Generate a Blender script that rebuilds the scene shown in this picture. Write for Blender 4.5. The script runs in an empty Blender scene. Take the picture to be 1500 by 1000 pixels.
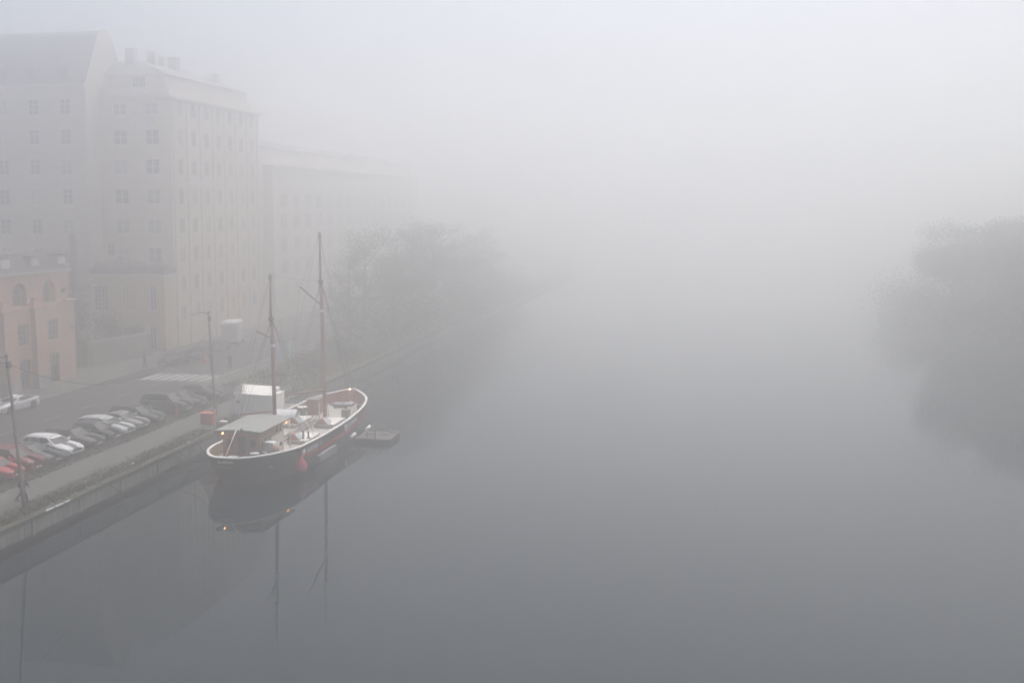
import bpy, bmesh, math, random
from mathutils import Vector, Matrix
random.seed(7)
SC = bpy.context.scene
COL = SC.collection

# ------------------------------------------------------------------ camera
# world axes: +Y runs along the quay away from the bridge, +X towards the water, z = 0 is the water
cam_data = bpy.data.cameras.new('camera')
cam = bpy.data.objects.new('camera', cam_data)
COL.objects.link(cam)
cam_data.sensor_width = 36.0
cam_data.lens = 36.0
cam_data.shift_y = -0.0693
cam_data.clip_start = 0.5
cam_data.clip_end = 3000.0
cam.matrix_world = (Matrix.Translation((0, 0, 19.45)) @ Matrix.Rotation(math.radians(11.0), 4, 'Z')
                    @ Matrix.Rotation(math.radians(90 - 3.6), 4, 'X') @ Matrix.Rotation(math.radians(-0.25), 4, 'Z'))
SC.camera = cam

# ------------------------------------------------------------------ sky, sun, exposure
SUN_EL, SUN_ROT = math.radians(69), math.radians(10)
world = bpy.data.worlds.new('World')
SC.world = world
world.use_nodes = True
wn = world.node_tree
wn.nodes.clear()
sky = wn.nodes.new('ShaderNodeTexSky')
sky.sky_type = 'NISHITA'
sky.sun_disc = False
sky.sun_elevation = SUN_EL
sky.sun_rotation = SUN_ROT
sky.air_density = 0.9
sky.dust_density = 6.0
sky.ozone_density = 0.8
bg = wn.nodes.new('ShaderNodeBackground')
bg.inputs['Strength'].default_value = 0.06
wo = wn.nodes.new('ShaderNodeOutputWorld')
wn.links.new(sky.outputs[0], bg.inputs[0])
wn.links.new(bg.outputs[0], wo.inputs[0])

sun_data = bpy.data.lights.new('sun', 'SUN')
sun_data.energy = 1.4
sun_data.angle = math.radians(60)
sun_data.color = (1.0, 0.985, 0.94)
sun = bpy.data.objects.new('sun', sun_data)
COL.objects.link(sun)
sun.rotation_euler = (math.pi / 2 - SUN_EL, 0, math.pi - SUN_ROT)

SC.view_settings.view_transform = 'Standard'
SC.view_settings.look = 'None'
SC.view_settings.exposure = 1.47
SC.view_settings.gamma = 1.0
SC.view_settings.use_curve_mapping = False
SC.cycles.volume_bounces = 14
SC.cycles.max_bounces = 18
SC.cycles.use_denoising = True

# ------------------------------------------------------------------ materials
def _mat(name):
    m = bpy.data.materials.new(name)
    m.use_nodes = True
    return m, m.node_tree, m.node_tree.nodes['Principled BSDF']

def plain(name, col, rough=0.6, metal=0.0, var=0.12, scale=3.0, bump=0.0, coat=0.0, bscale=None, spec=None):
    """Principled material whose colour wanders with two octaves of object-space noise."""
    m, nt, b = _mat(name)
    tc = nt.nodes.new('ShaderNodeTexCoord')
    n1 = nt.nodes.new('ShaderNodeTexNoise')
    n1.inputs['Scale'].default_value = scale
    n1.inputs['Detail'].default_value = 6
    n1.inputs['Roughness'].default_value = 0.65
    nt.links.new(tc.outputs['Object'], n1.inputs['Vector'])
    r = nt.nodes.new('ShaderNodeValToRGB')
    e = r.color_ramp.elements
    e[0].position, e[1].position = 0.3, 0.7
    e[0].color = (*[max(0, c * (1 - var)) for c in col], 1)
    e[1].color = (*[min(1, c * (1 + var)) for c in col], 1)
    nt.links.new(n1.outputs['Fac'], r.inputs['Fac'])
    nt.links.new(r.outputs['Color'], b.inputs['Base Color'])
    b.inputs['Roughness'].default_value = rough
    b.inputs['Metallic'].default_value = metal
    b.inputs['Coat Weight'].default_value = coat
    b.inputs['Specular IOR Level'].default_value = spec if spec is not None else (0.2 if rough >= 0.6 else 0.5)
    if bump:
        bp = nt.nodes.new('ShaderNodeBump')
        bp.inputs['Strength'].default_value = 1.0
        bp.inputs['Distance'].default_value = bump
        n2 = nt.nodes.new('ShaderNodeTexNoise')
        n2.inputs['Scale'].default_value = bscale or scale * 6
        n2.inputs['Detail'].default_value = 4
        nt.links.new(tc.outputs['Object'], n2.inputs['Vector'])
        nt.links.new(n2.outputs['Fac'], bp.inputs['Height'])
        nt.links.new(bp.outputs['Normal'], b.inputs['Normal'])
    return m

def streaked(name, col, dark, rough=0.85, scale=(1.2, 1.2, 0.12), lo=0.4, hi=0.75, bump=0.004):
    """Rendered or concrete wall: base colour with vertical runs of dirt (a stain that belongs to the wall)."""
    m, nt, b = _mat(name)
    tc = nt.nodes.new('ShaderNodeTexCoord')
    mp = nt.nodes.new('ShaderNodeMapping')
    mp.inputs['Scale'].default_value = scale
    nt.links.new(tc.outputs['Object'], mp.inputs['Vector'])
    n1 = nt.nodes.new('ShaderNodeTexNoise')
    n1.inputs['Scale'].default_value = 2.2
    n1.inputs['Detail'].default_value = 8
    nt.links.new(mp.outputs['Vector'], n1.inputs['Vector'])
    n2 = nt.nodes.new('ShaderNodeTexNoise')
    n2.inputs['Scale'].default_value = 0.7
    n2.inputs['Detail'].default_value = 5
    nt.links.new(tc.outputs['Object'], n2.inputs['Vector'])
    mx = nt.nodes.new('ShaderNodeMath')
    mx.operation = 'MULTIPLY_ADD'
    nt.links.new(n1.outputs['Fac'], mx.inputs[0])
    mx.inputs[1].default_value = 0.75
    mul = nt.nodes.new('ShaderNodeMath')
    mul.operation = 'MULTIPLY'
    nt.links.new(n2.outputs['Fac'], mul.inputs[0])
    mul.inputs[1].default_value = 0.35
    nt.links.new(mul.outputs[0], mx.inputs[2])
    r = nt.nodes.new('ShaderNodeValToRGB')
    e = r.color_ramp.elements
    e[0].position, e[1].position = lo, hi
    e[0].color = (*col, 1)
    e[1].color = (*dark, 1)
    nt.links.new(mx.outputs[0], r.inputs['Fac'])
    nt.links.new(r.outputs['Color'], b.inputs['Base Color'])
    b.inputs['Roughness'].default_value = rough
    b.inputs['Specular IOR Level'].default_value = 0.2
    if bump:
        bp = nt.nodes.new('ShaderNodeBump')
        bp.inputs['Distance'].default_value = bump
        n3 = nt.nodes.new('ShaderNodeTexNoise')
        n3.inputs['Scale'].default_value = 18
        n3.inputs['Detail'].default_value = 4
        nt.links.new(tc.outputs['Object'], n3.inputs['Vector'])
        nt.links.new(n3.outputs['Fac'], bp.inputs['Height'])
        nt.links.new(bp.outputs['Normal'], b.inputs['Normal'])
    return m

def striped(name, col, dark, axis=0, period=0.14, rough=0.7):
    """Planks: thin dark joints at a fixed pitch along one axis, over a little grain."""
    m, nt, b = _mat(name)
    tc = nt.nodes.new('ShaderNodeTexCoord')
    sp = nt.nodes.new('ShaderNodeSeparateXYZ')
    nt.links.new(tc.outputs['Object'], sp.inputs[0])
    dv = nt.nodes.new('ShaderNodeMath'); dv.operation = 'DIVIDE'; dv.inputs[1].default_value = period
    nt.links.new(sp.outputs[axis], dv.inputs[0])
    fr = nt.nodes.new('ShaderNodeMath'); fr.operation = 'FRACT'
    nt.links.new(dv.outputs[0], fr.inputs[0])
    fl = nt.nodes.new('ShaderNodeMath'); fl.operation = 'FLOOR'
    nt.links.new(dv.outputs[0], fl.inputs[0])
    wn_ = nt.nodes.new('ShaderNodeTexWhiteNoise'); wn_.noise_dimensions = '1D'
    nt.links.new(fl.outputs[0], wn_.inputs['W'])
    gt = nt.nodes.new('ShaderNodeMath'); gt.operation = 'GREATER_THAN'; gt.inputs[1].default_value = 0.1
    nt.links.new(fr.outputs[0], gt.inputs[0])
    ns = nt.nodes.new('ShaderNodeTexNoise'); ns.inputs['Scale'].default_value = 4; ns.inputs['Detail'].default_value = 6
    nt.links.new(tc.outputs['Object'], ns.inputs['Vector'])
    ad = nt.nodes.new('ShaderNodeMath'); ad.operation = 'MULTIPLY_ADD'; ad.inputs[1].default_value = 0.4
    nt.links.new(wn_.outputs[0], ad.inputs[0]); nt.links.new(ns.outputs['Fac'], ad.inputs[2])
    r = nt.nodes.new('ShaderNodeValToRGB')
    r.color_ramp.elements[0].position, r.color_ramp.elements[1].position = 0.3, 1.0
    r.color_ramp.elements[0].color = (*[c * 0.78 for c in col], 1)
    r.color_ramp.elements[1].color = (*col, 1)
    nt.links.new(ad.outputs[0], r.inputs['Fac'])
    mx = nt.nodes.new('ShaderNodeMix'); mx.data_type = 'RGBA'
    nt.links.new(gt.outputs[0], mx.inputs['Factor'])
    mx.inputs[6].default_value = (*dark, 1)
    nt.links.new(r.outputs['Color'], mx.inputs[7])
    nt.links.new(mx.outputs[2], b.inputs['Base Color'])
    b.inputs['Roughness'].default_value = rough
    return m

def glow(name, col, strength):
    m, nt, b = _mat(name)
    b.inputs['Base Color'].default_value = (*col, 1)
    b.inputs['Emission Color'].default_value = (*col, 1)
    b.inputs['Emission Strength'].default_value = strength
    return m

M = {}
def _water():
    m, nt, b = _mat('canal water')
    b.inputs['Base Color'].default_value = (0.010, 0.017, 0.021, 1)
    b.inputs['Roughness'].default_value = 0.02
    b.inputs['IOR'].default_value = 1.33
    tc = nt.nodes.new('ShaderNodeTexCoord')
    mp = nt.nodes.new('ShaderNodeMapping')
    mp.inputs['Scale'].default_value = (1.0, 0.55, 1.0)
    mp.inputs['Rotation'].default_value = (0, 0, 0.5)
    nt.links.new(tc.outputs['Object'], mp.inputs['Vector'])
    a = nt.nodes.new('ShaderNodeTexNoise'); a.inputs['Scale'].default_value = 1.6; a.inputs['Detail'].default_value = 3
    c = nt.nodes.new('ShaderNodeTexNoise'); c.inputs['Scale'].default_value = 0.09; c.inputs['Detail'].default_value = 2
    for n in (a, c):
        nt.links.new(mp.outputs['Vector'], n.inputs['Vector'])
    # calm and breezy patches
    mr = nt.nodes.new('ShaderNodeMapRange')
    mr.inputs['From Min'].default_value = 0.35; mr.inputs['From Max'].default_value = 0.65
    mr.inputs['To Min'].default_value = 0.35; mr.inputs['To Max'].default_value = 1.0
    nt.links.new(c.outputs['Fac'], mr.inputs['Value'])
    mu = nt.nodes.new('ShaderNodeMath'); mu.operation = 'MULTIPLY'
    nt.links.new(a.outputs['Fac'], mu.inputs[0]); nt.links.new(mr.outputs[0], mu.inputs[1])
    bp = nt.nodes.new('ShaderNodeBump'); bp.inputs['Distance'].default_value = 0.0035; bp.inputs['Strength'].default_value = 1.0
    nt.links.new(mu.outputs[0], bp.inputs['Height'])
    nt.links.new(bp.outputs['Normal'], b.inputs['Normal'])
    return m
M['water'] = _water()
M['asphalt'] = plain('asphalt', (0.04, 0.04, 0.042), 0.8, var=0.25, scale=0.6, bump=0.004, bscale=30)
M['path'] = plain('worn path asphalt', (0.10, 0.097, 0.092), 0.85, var=0.2, scale=0.7, bump=0.004, bscale=25)
M['gravel'] = plain('gravel ground', (0.10, 0.095, 0.085), 0.95, var=0.3, scale=1.2, bump=0.01, bscale=14)
M['verge'] = plain('muddy verge', (0.055, 0.052, 0.036), 0.95, var=0.45, scale=1.7, bump=0.02, bscale=9)
M['grass'] = plain('autumn grass', (0.06, 0.06, 0.032), 0.9, var=0.4, scale=2.0)
M['lawn'] = plain('rough lawn', (0.075, 0.085, 0.045), 0.95, var=0.35, scale=0.5, bump=0.03, bscale=5)
M['paint'] = plain('road paint', (0.45, 0.45, 0.43), 0.7, var=0.3, scale=5)
M['kerb'] = plain('granite kerb', (0.28, 0.275, 0.265), 0.8, var=0.25, scale=4, bump=0.004)
M['concrete'] = streaked('quay concrete', (0.28, 0.275, 0.26), (0.085, 0.083, 0.075), scale=(1.5, 1.5, 0.16), lo=0.45, hi=0.75)
M['darkwall'] = plain('dark lower wall', (0.028, 0.028, 0.027), 0.5, var=0.3, scale=1.5)
M['coping'] = plain('mossy coping stone', (0.065, 0.066, 0.045), 0.9, var=0.35, scale=2.5, bump=0.01)
M['pink'] = streaked('salmon render', (0.52, 0.355, 0.27), (0.41, 0.28, 0.215), lo=0.5, hi=0.85)
M['pinkdark'] = plain('old rose capping', (0.27, 0.125, 0.115), 0.8)
M['plinth'] = streaked('pale plinth', (0.36, 0.36, 0.37), (0.24, 0.24, 0.24))
M['cream'] = streaked('cream render', (0.66, 0.575, 0.47), (0.54, 0.465, 0.38), lo=0.5, hi=0.9)  # lightened so the tall block pales towards the fog
M['greyrender'] = streaked('grey render', (0.57, 0.53, 0.475), (0.46, 0.43, 0.38), lo=0.5, hi=0.9)  # same fog lightening on the left wing, attic and chimneys
M['yellow'] = streaked('yellow ochre render', (0.58, 0.475, 0.34), (0.46, 0.38, 0.27), lo=0.5, hi=0.9)
M['paler'] = streaked('pale far render', (0.68, 0.63, 0.57), (0.58, 0.54, 0.49), lo=0.5, hi=0.9)  # fog paleness put into the far block's wall colour
M['trim'] = plain('pale trim', (0.55, 0.52, 0.47), 0.8)
M['whitewood'] = plain('white painted wood', (0.68, 0.67, 0.63), 0.6, var=0.08)
M['roofmetal'] = plain('weathered sheet metal roof', (0.13, 0.135, 0.15), 0.6, var=0.15, scale=1.0)
M['slate'] = plain('dark slate roof', (0.06, 0.062, 0.07), 0.7, var=0.25, scale=2)
M['brickwall'] = streaked('stone retaining wall', (0.27, 0.25, 0.215), (0.17, 0.16, 0.14))
M['darkmetal'] = plain('dark painted metal', (0.05, 0.05, 0.055), 0.5)
M['pole'] = plain('galvanised pole', (0.115, 0.105, 0.095), 0.6, metal=0.2, var=0.2)
M['wire'] = plain('black cable', (0.02, 0.02, 0.02), 0.6)
M['lampwhite'] = plain('white lamp shell', (0.72, 0.74, 0.75), 0.35, var=0.05)
M['windowglass'] = plain('window glass', (0.09, 0.095, 0.105), 0.1, var=0.4, scale=0.4)
M['fogpale_curtain'] = plain('net curtain behind glass', (0.30, 0.30, 0.29), 0.15, var=0.35, scale=1.2)  # curtained panes, tone lightened to stand in for fog over distant windows
M['fogpale_blind'] = plain('pale blind behind glass', (0.46, 0.45, 0.42), 0.2, var=0.15, scale=1.0)  # panes with blinds, palest step of the fog put into the glass colour
M['warmglass'] = glow('lit window glass', (0.30, 0.22, 0.14), 0.16)
M['bulb'] = glow('warm bulb', (1.0, 0.42, 0.11), 16.0)
M['spot'] = glow('bright lamp', (1.0, 0.66, 0.38), 26.0)
M['bark'] = plain('bark', (0.055, 0.046, 0.038), 0.9, var=0.3, scale=4)
M['leaf_olive'] = plain('olive leaves', (0.075, 0.08, 0.045), 0.75, var=0.5, scale=0.5)
M['leaf_dark'] = plain('dark leaves', (0.025, 0.03, 0.022), 0.75, var=0.5, scale=0.5)
M['leaf_tan'] = plain('fading leaves', (0.085, 0.08, 0.048), 0.75, var=0.5, scale=0.5)
# boat
M['hull'] = streaked('black hull paint', (0.011, 0.011, 0.014), (0.034, 0.026, 0.022), 0.42, scale=(1.4, 1.4, 0.2), lo=0.5, hi=0.85, bump=0)
M['white'] = plain('white boat paint', (0.82, 0.81, 0.78), 0.5, var=0.1, scale=2)
M['creampaint'] = plain('cream boat paint', (0.78, 0.73, 0.64), 0.55, var=0.14, scale=2.2)
M['redband'] = plain('faded red band', (0.38, 0.035, 0.04), 0.6, var=0.25)
M['varnish'] = plain('varnished timber', (0.31, 0.125, 0.06), 0.45, var=0.25, scale=2)
M['ochre'] = plain('ochre bulwark', (0.25, 0.155, 0.075), 0.6, var=0.2)
M['redbrown'] = plain('red brown bulwark', (0.30, 0.09, 0.05), 0.6, var=0.2)
M['mast'] = plain('oiled red brown spar', (0.235, 0.075, 0.055), 0.55, var=0.2, scale=2)
M['topmast'] = plain('grey brown topmast', (0.13, 0.085, 0.07), 0.6, var=0.2, scale=2)
M['deck'] = striped('weathered deck planks', (0.50, 0.475, 0.44), (0.2, 0.185, 0.17), 0, 0.16)
M['greydeck'] = plain('grey gangway boards', (0.19, 0.18, 0.17), 0.8, var=0.2)
M['roofgrey'] = plain('grey roofing felt', (0.30, 0.31, 0.30), 0.85, var=0.08, scale=1.5)
M['canvas'] = plain('white canvas', (0.74, 0.76, 0.78), 0.8, var=0.06, bump=0.02, bscale=3)
M['tarp'] = plain('black tarpaulin', (0.018, 0.018, 0.02), 0.5, var=0.3)
M['nameboard'] = plain('grey name board', (0.23, 0.235, 0.25), 0.6, var=0.15)
M['lettering'] = plain('white lettering', (0.7, 0.7, 0.72), 0.6, var=0.05)
M['fendergrey'] = plain('grey fender board', (0.24, 0.245, 0.26), 0.75, var=0.15)
M['buoyred'] = plain('faded red vinyl', (0.46, 0.05, 0.10), 0.5, var=0.15)
M['rope'] = plain('tarred rope', (0.035, 0.033, 0.03), 0.9)
M['raftwood'] = striped('raft planks', (0.13, 0.105, 0.095), (0.06, 0.05, 0.045), 1, 0.2)
M['raftside'] = plain('dark wet raft side', (0.045, 0.045, 0.045), 0.6)
M['rawgrey'] = plain('weathered grey wood', (0.20, 0.185, 0.165), 0.85, var=0.2)
M['redbox'] = plain('red plastic', (0.52, 0.10, 0.07), 0.5, var=0.08)
M['orange'] = plain('orange plastic', (0.55, 0.12, 0.05), 0.5, var=0.1)
M['blue'] = plain('blue enamel', (0.06, 0.09, 0.26), 0.5)
M['glassblue'] = plain('pale blue glazing', (0.42, 0.50, 0.58), 0.25, var=0.1)
M['kiosk'] = plain('off white cladding', (0.8, 0.79, 0.74), 0.65, var=0.08, scale=1)
# vehicles
M['tyre'] = plain('tyre rubber', (0.016, 0.016, 0.017), 0.85, var=0.2)
M['rim'] = plain('alloy rim', (0.28, 0.28, 0.29), 0.35, metal=0.7, var=0.1)
M['carglass'] = plain('tinted car glass', (0.03, 0.034, 0.036), 0.18, var=0.2, spec=0.22)
M['headlamp'] = plain('clear headlamp', (0.62, 0.64, 0.66), 0.12, metal=0.3, var=0.1)
M['taillamp'] = plain('red tail lamp', (0.30, 0.02, 0.02), 0.2)
M['grille'] = plain('black grille', (0.014, 0.014, 0.015), 0.5)
M['chrome'] = plain('brushed rail', (0.58, 0.58, 0.58), 0.3, metal=0.8, var=0.05)
M['plate'] = plain('number plate', (0.62, 0.62, 0.58), 0.5, var=0.05)
# people
M['skin'] = plain('skin', (0.45, 0.28, 0.2), 0.6, var=0.05)
M['darkcloth'] = plain('dark coat cloth', (0.022, 0.022, 0.028), 0.9, var=0.2)
M['jeans'] = plain('dark trousers', (0.03, 0.032, 0.042), 0.9, var=0.2)
M['hair'] = plain('brown hair', (0.04, 0.025, 0.015), 0.7)

# ------------------------------------------------------------------ helpers
class MB:
    """Collects shapes in world or local coordinates; build() links them as ONE mesh object."""
    def __init__(self):
        self.v, self.f, self.mi, self.sm = [], [], [], []
        self.cur = 0
    def quad(self, *p, smooth=False):
        i = len(self.v)
        self.v += [tuple(q) for q in p]
        self.f.append(tuple(range(i, i + len(p))))
        self.mi.append(self.cur); self.sm.append(smooth)
    def box(self, a, b, rz=0.0):
        x0, y0, z0 = a; x1, y1, z1 = b
        cx, cy = (x0 + x1) / 2, (y0 + y1) / 2
        c, s = math.cos(rz), math.sin(rz)
        def P(x, y, z):
            x -= cx; y -= cy
            return (cx + c * x - s * y, cy + s * x + c * y, z)
        p = [P(x, y, z) for z in (z0, z1) for x, y in ((x0, y0), (x1, y0), (x1, y1), (x0, y1))]
        i = len(self.v); self.v += p
        for f in ((3, 2, 1, 0), (4, 5, 6, 7), (0, 1, 5, 4), (1, 2, 6, 5), (2, 3, 7, 6), (3, 0, 4, 7)):
            self.f.append(tuple(i + k for k in f)); self.mi.append(self.cur); self.sm.append(False)
    def hexa(self, p):
        """eight corners: bottom ring of four (counter-clockwise), then the top ring"""
        i = len(self.v); self.v += [tuple(q) for q in p]
        for f in ((3, 2, 1, 0), (4, 5, 6, 7), (0, 1, 5, 4), (1, 2, 6, 5), (2, 3, 7, 6), (3, 0, 4, 7)):
            self.f.append(tuple(i + k for k in f)); self.mi.append(self.cur); self.sm.append(False)
    def bar(self, p, q, w, h=None, up=(0, 0, 1)):
        """a rectangular bar from p to q"""
        h = h or w
        p, q = Vector(p), Vector(q)
        d = (q - p).normalized(); u = Vector(up)
        if abs(d.dot(u)) > 0.95: u = Vector((1, 0, 0))
        s = d.cross(u).normalized(); u = s.cross(d)
        r = [s * (w / 2 * a) + u * (h / 2 * b) for a, b in ((-1, -1), (1, -1), (1, 1), (-1, 1))]
        i = len(self.v)
        self.v += [tuple(p + k) for k in r] + [tuple(q + k) for k in r]
        for f in ((0, 3, 2, 1), (4, 5, 6, 7), (0, 1, 5, 4), (1, 2, 6, 5), (2, 3, 7, 6), (3, 0, 4, 7)):
            self.f.append(tuple(i + k for k in f)); self.mi.append(self.cur); self.sm.append(False)
    def tube(self, pts, r, n=8, caps=True):
        pts = [Vector(p) for p in pts]
        rs = r if isinstance(r, (list, tuple)) else [r] * len(pts)
        i0 = len(self.v)
        prev = None
        for k, p in enumerate(pts):
            d = (pts[min(k + 1, len(pts) - 1)] - pts[max(k - 1, 0)]).normalized()
            ref = prev if prev is not None else (Vector((0, 0, 1)) if abs(d.z) < 0.9 else Vector((1, 0, 0)))
            a = d.cross(ref)
            if a.length < 1e-5: a = d.cross(Vector((0.3, 0.9, 0.2)))
            a.normalize(); b = a.cross(d).normalized(); prev = b
            for j in range(n):
                t = 2 * math.pi * j / n
                self.v.append(tuple(p + (a * math.cos(t) + b * math.sin(t)) * rs[k]))
        for k in range(len(pts) - 1):
            for j in range(n):
                a = i0 + k * n + j; b = i0 + k * n + (j + 1) % n
                self.f.append((a, b, b + n, a + n)); self.mi.append(self.cur); self.sm.append(True)
        if caps:
            for base, rev in ((i0, False), (i0 + (len(pts) - 1) * n, True)):
                t = tuple(range(base, base + n))
                self.f.append(t if rev else t[::-1]); self.mi.append(self.cur); self.sm.append(False)
    def lathe(self, c, prof, n=16, axis='z'):
        """prof: list of (radius, height along the axis)"""
        i0 = len(self.v)
        for r, h in prof:
            for j in range(n):
                t = 2 * math.pi * j / n
                x, y = r * math.cos(t), r * math.sin(t)
                o = {'z': (x, y, h), 'y': (x, h, -y), 'x': (h, x, y)}[axis]
                self.v.append((c[0] + o[0], c[1] + o[1], c[2] + o[2]))
        for k in range(len(prof) - 1):
            for j in range(n):
                a = i0 + k * n + j; b = i0 + k * n + (j + 1) % n
                self.f.append((a, b, b + n, a + n)); self.mi.append(self.cur); self.sm.append(True)
        for base, rev in ((i0, False), (i0 + (len(prof) - 1) * n, True)):
            t = tuple(range(base, base + n))
            self.f.append(t if rev else t[::-1]); self.mi.append(self.cur); self.sm.append(False)
    def grid(self, rows, smooth=True, close=False, flip=False):
        """rows of equally many points -> quads"""
        i0 = len(self.v); n = len(rows[0])
        for r in rows: self.v += [tuple(p) for p in r]
        for k in range(len(rows) - 1):
            for j in range(n if close else n - 1):
                a = i0 + k * n + j; b = i0 + k * n + (j + 1) % n
                f = (a, b, b + n, a + n)
                self.f.append(f[::-1] if flip else f); self.mi.append(self.cur); self.sm.append(smooth)
    def prism(self, poly, z0, z1):
        n = len(poly); i = len(self.v)
        self.v += [(x, y, z0) for x, y in poly] + [(x, y, z1) for x, y in poly]
        fs = [tuple(range(n))[::-1], tuple(range(n, 2 * n))] + [(k, (k + 1) % n, n + (k + 1) % n, n + k) for k in range(n)]
        for f in fs:
            self.f.append(tuple(i + k for k in f)); self.mi.append(self.cur); self.sm.append(False)
    def mesh(self, name, mats, org=(0, 0, 0)):
        me = bpy.data.meshes.new(name)
        o = org
        me.from_pydata([(x - o[0], y - o[1], z - o[2]) for x, y, z in self.v], [], self.f)
        for m in (mats if isinstance(mats, (list, tuple)) else [mats]):
            me.materials.append(m)
        me.polygons.foreach_set('material_index', self.mi)
        me.polygons.foreach_set('use_smooth', self.sm)
        me.update()
        return me
    def build(self, name, mats, parent=None, org=None):
        """org: the point that becomes the object's own origin (for a part: its thing's base)"""
        if org is None:
            p, o = parent, Vector((0, 0, 0))
            while p is not None:
                o += p.location; p = p.parent
            org = tuple(o)
            loc = (0, 0, 0)
        else:
            loc = org if parent is None else (0, 0, 0)
        ob = bpy.data.objects.new(name, self.mesh(name, mats, org))
        COL.objects.link(ob)
        ob.location = loc
        if parent is not None: ob.parent = parent
        return ob

def tag(o, label=None, cat=None, group=None, kind=None):
    for k, v in (('label', label), ('category', cat), ('group', group), ('kind', kind)):
        if v: o[k] = v
    return o

def thing(name, label, cat, loc=(0, 0, 0), group=None):
    o = bpy.data.objects.new(name, None)
    COL.objects.link(o)
    o.empty_display_size = 0.3
    o.location = loc
    return tag(o, label, cat, group)

def inst(name, me, parent, loc=(0, 0, 0), rz=0.0):
    o = bpy.data.objects.new(name, me)
    COL.objects.link(o)
    o.parent = parent
    o.location = loc
    o.rotation_euler = (0, 0, rz)
    return o

CHILDREN = {}
def kids(o):
    return [c for c in COL.objects if c.parent is o]

def copy_thing(root):
    c = root.copy(); COL.objects.link(c)
    pairs = []
    for ch in kids(root):
        d = ch.copy(); COL.objects.link(d); d.parent = c; pairs.append((ch, d))
        for g in kids(ch):
            e = g.copy(); COL.objects.link(e); e.parent = d
    return c

def lettering(text, size, parent, loc, rot, mat, shear=0.0, extrude=0.01, name='lettering', align='LEFT', bold=0.0):
    cu = bpy.data.curves.new(name, 'FONT')
    cu.body = text; cu.size = size; cu.shear = shear; cu.extrude = extrude
    cu.align_x = align; cu.offset = bold
    cu.materials.append(mat)
    o = bpy.data.objects.new(name, cu)
    COL.objects.link(o)
    me = bpy.data.meshes.new_from_object(o.evaluated_get(bpy.context.evaluated_depsgraph_get()))
    bpy.data.objects.remove(o)
    o = bpy.data.objects.new(name, me)
    COL.objects.link(o)
    o.parent = parent; o.location = loc; o.rotation_euler = rot
    o['kind'] = 'stuff'      # letters too small to pick apart one by one
    return o

def catmull(pts, sub):
    out = []
    n = len(pts)
    for i in range(n - 1):
        p0, p1, p2, p3 = pts[max(i - 1, 0)], pts[i], pts[i + 1], pts[min(i + 2, n - 1)]
        for k in range(sub):
            t = k / sub
            out.append(tuple(0.5 * (2 * b + (c - a) * t + (2 * a - 5 * b + 4 * c - d) * t * t + (3 * b - a - 3 * c + d) * t ** 3)
                             for a, b, c, d in zip(p0, p1, p2, p3)))
    out.append(tuple(pts[-1]))
    return out

def sag(p, q, drop, n=14):
    p, q = Vector(p), Vector(q)
    return [p.lerp(q, k / n) - Vector((0, 0, drop * 4 * (k / n) * (1 - k / n))) for k in range(n + 1)]

# ------------------------------------------------------------------ the setting
GZ = 1.45          # street level above the water
def structure(name, mb, mat):
    return tag(mb.build(name, mat), kind='structure')

m = MB(); m.quad((-38.4, -60, 0), (600, -60, 0), (600, 420, 0), (-38.4, 420, 0))
structure('water', m, M['water'])
# the land on the left: one sheet out to where the fog hides everything
m = MB(); m.box((-420, -60, -0.6), (-39.35, 420, GZ))
structure('ground', m, M['gravel'])
m = MB(); m.box((-61.6, -60, GZ), (-45.35, 96.2, GZ + 0.004)); m.box((-61.6, 96.2, GZ), (-51.1, 420, GZ + 0.004))
structure('road', m, M['asphalt'])
m = MB(); m.box((-44.15, -60, GZ), (-41.1, 95, GZ + 0.008)); m.box((-51.1, 96.2, GZ), (-48.4, 320, GZ + 0.008))
structure('footpath', m, M['path'])
m = MB(); m.box((-45.35, -60, GZ), (-44.15, 91, GZ + 0.03)); m.box((-41.1, -60, GZ), (-39.3, 95, GZ + 0.02))
structure('verge', m, M['verge'])
m = MB(); m.box((-48.4, 95.0, GZ), (-39.3, 420, GZ + 0.03))
structure('lawn', m, M['lawn'])
m = MB(); m.box((-66.2, 60, GZ), (-61.8, 420, GZ + 0.12))
structure('pavement', m, M['path'])
m = MB()
y = 60.0
while y < 200:
    m.box((-61.8, y, GZ), (-61.6, y + 1.17, GZ + 0.13)); y += 1.2
y = 96.4
while y < 190:
    m.box((-51.25, y, GZ), (-51.0, y + 1.17, GZ + 0.13)); y += 1.2
tag(m.build('kerb', M['kerb']), kind='structure')
# road markings
m = MB()
for k in range(-3, 18):
    y = 70.9 + 5.52 * k
    if 95.4 < y < 101 or (y < 96 < y + 2.9): continue
    m.box((-55.47, y, GZ + 0.004), (-55.33, y + 2.85, GZ + 0.009))
for k in range(7):
    x = -58.75 + 1.08 * k
    m.box((x, 97.1, GZ + 0.004), (x + 0.52, 101.1, GZ + 0.009))
structure('road_markings', m, M['paint'])

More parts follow.
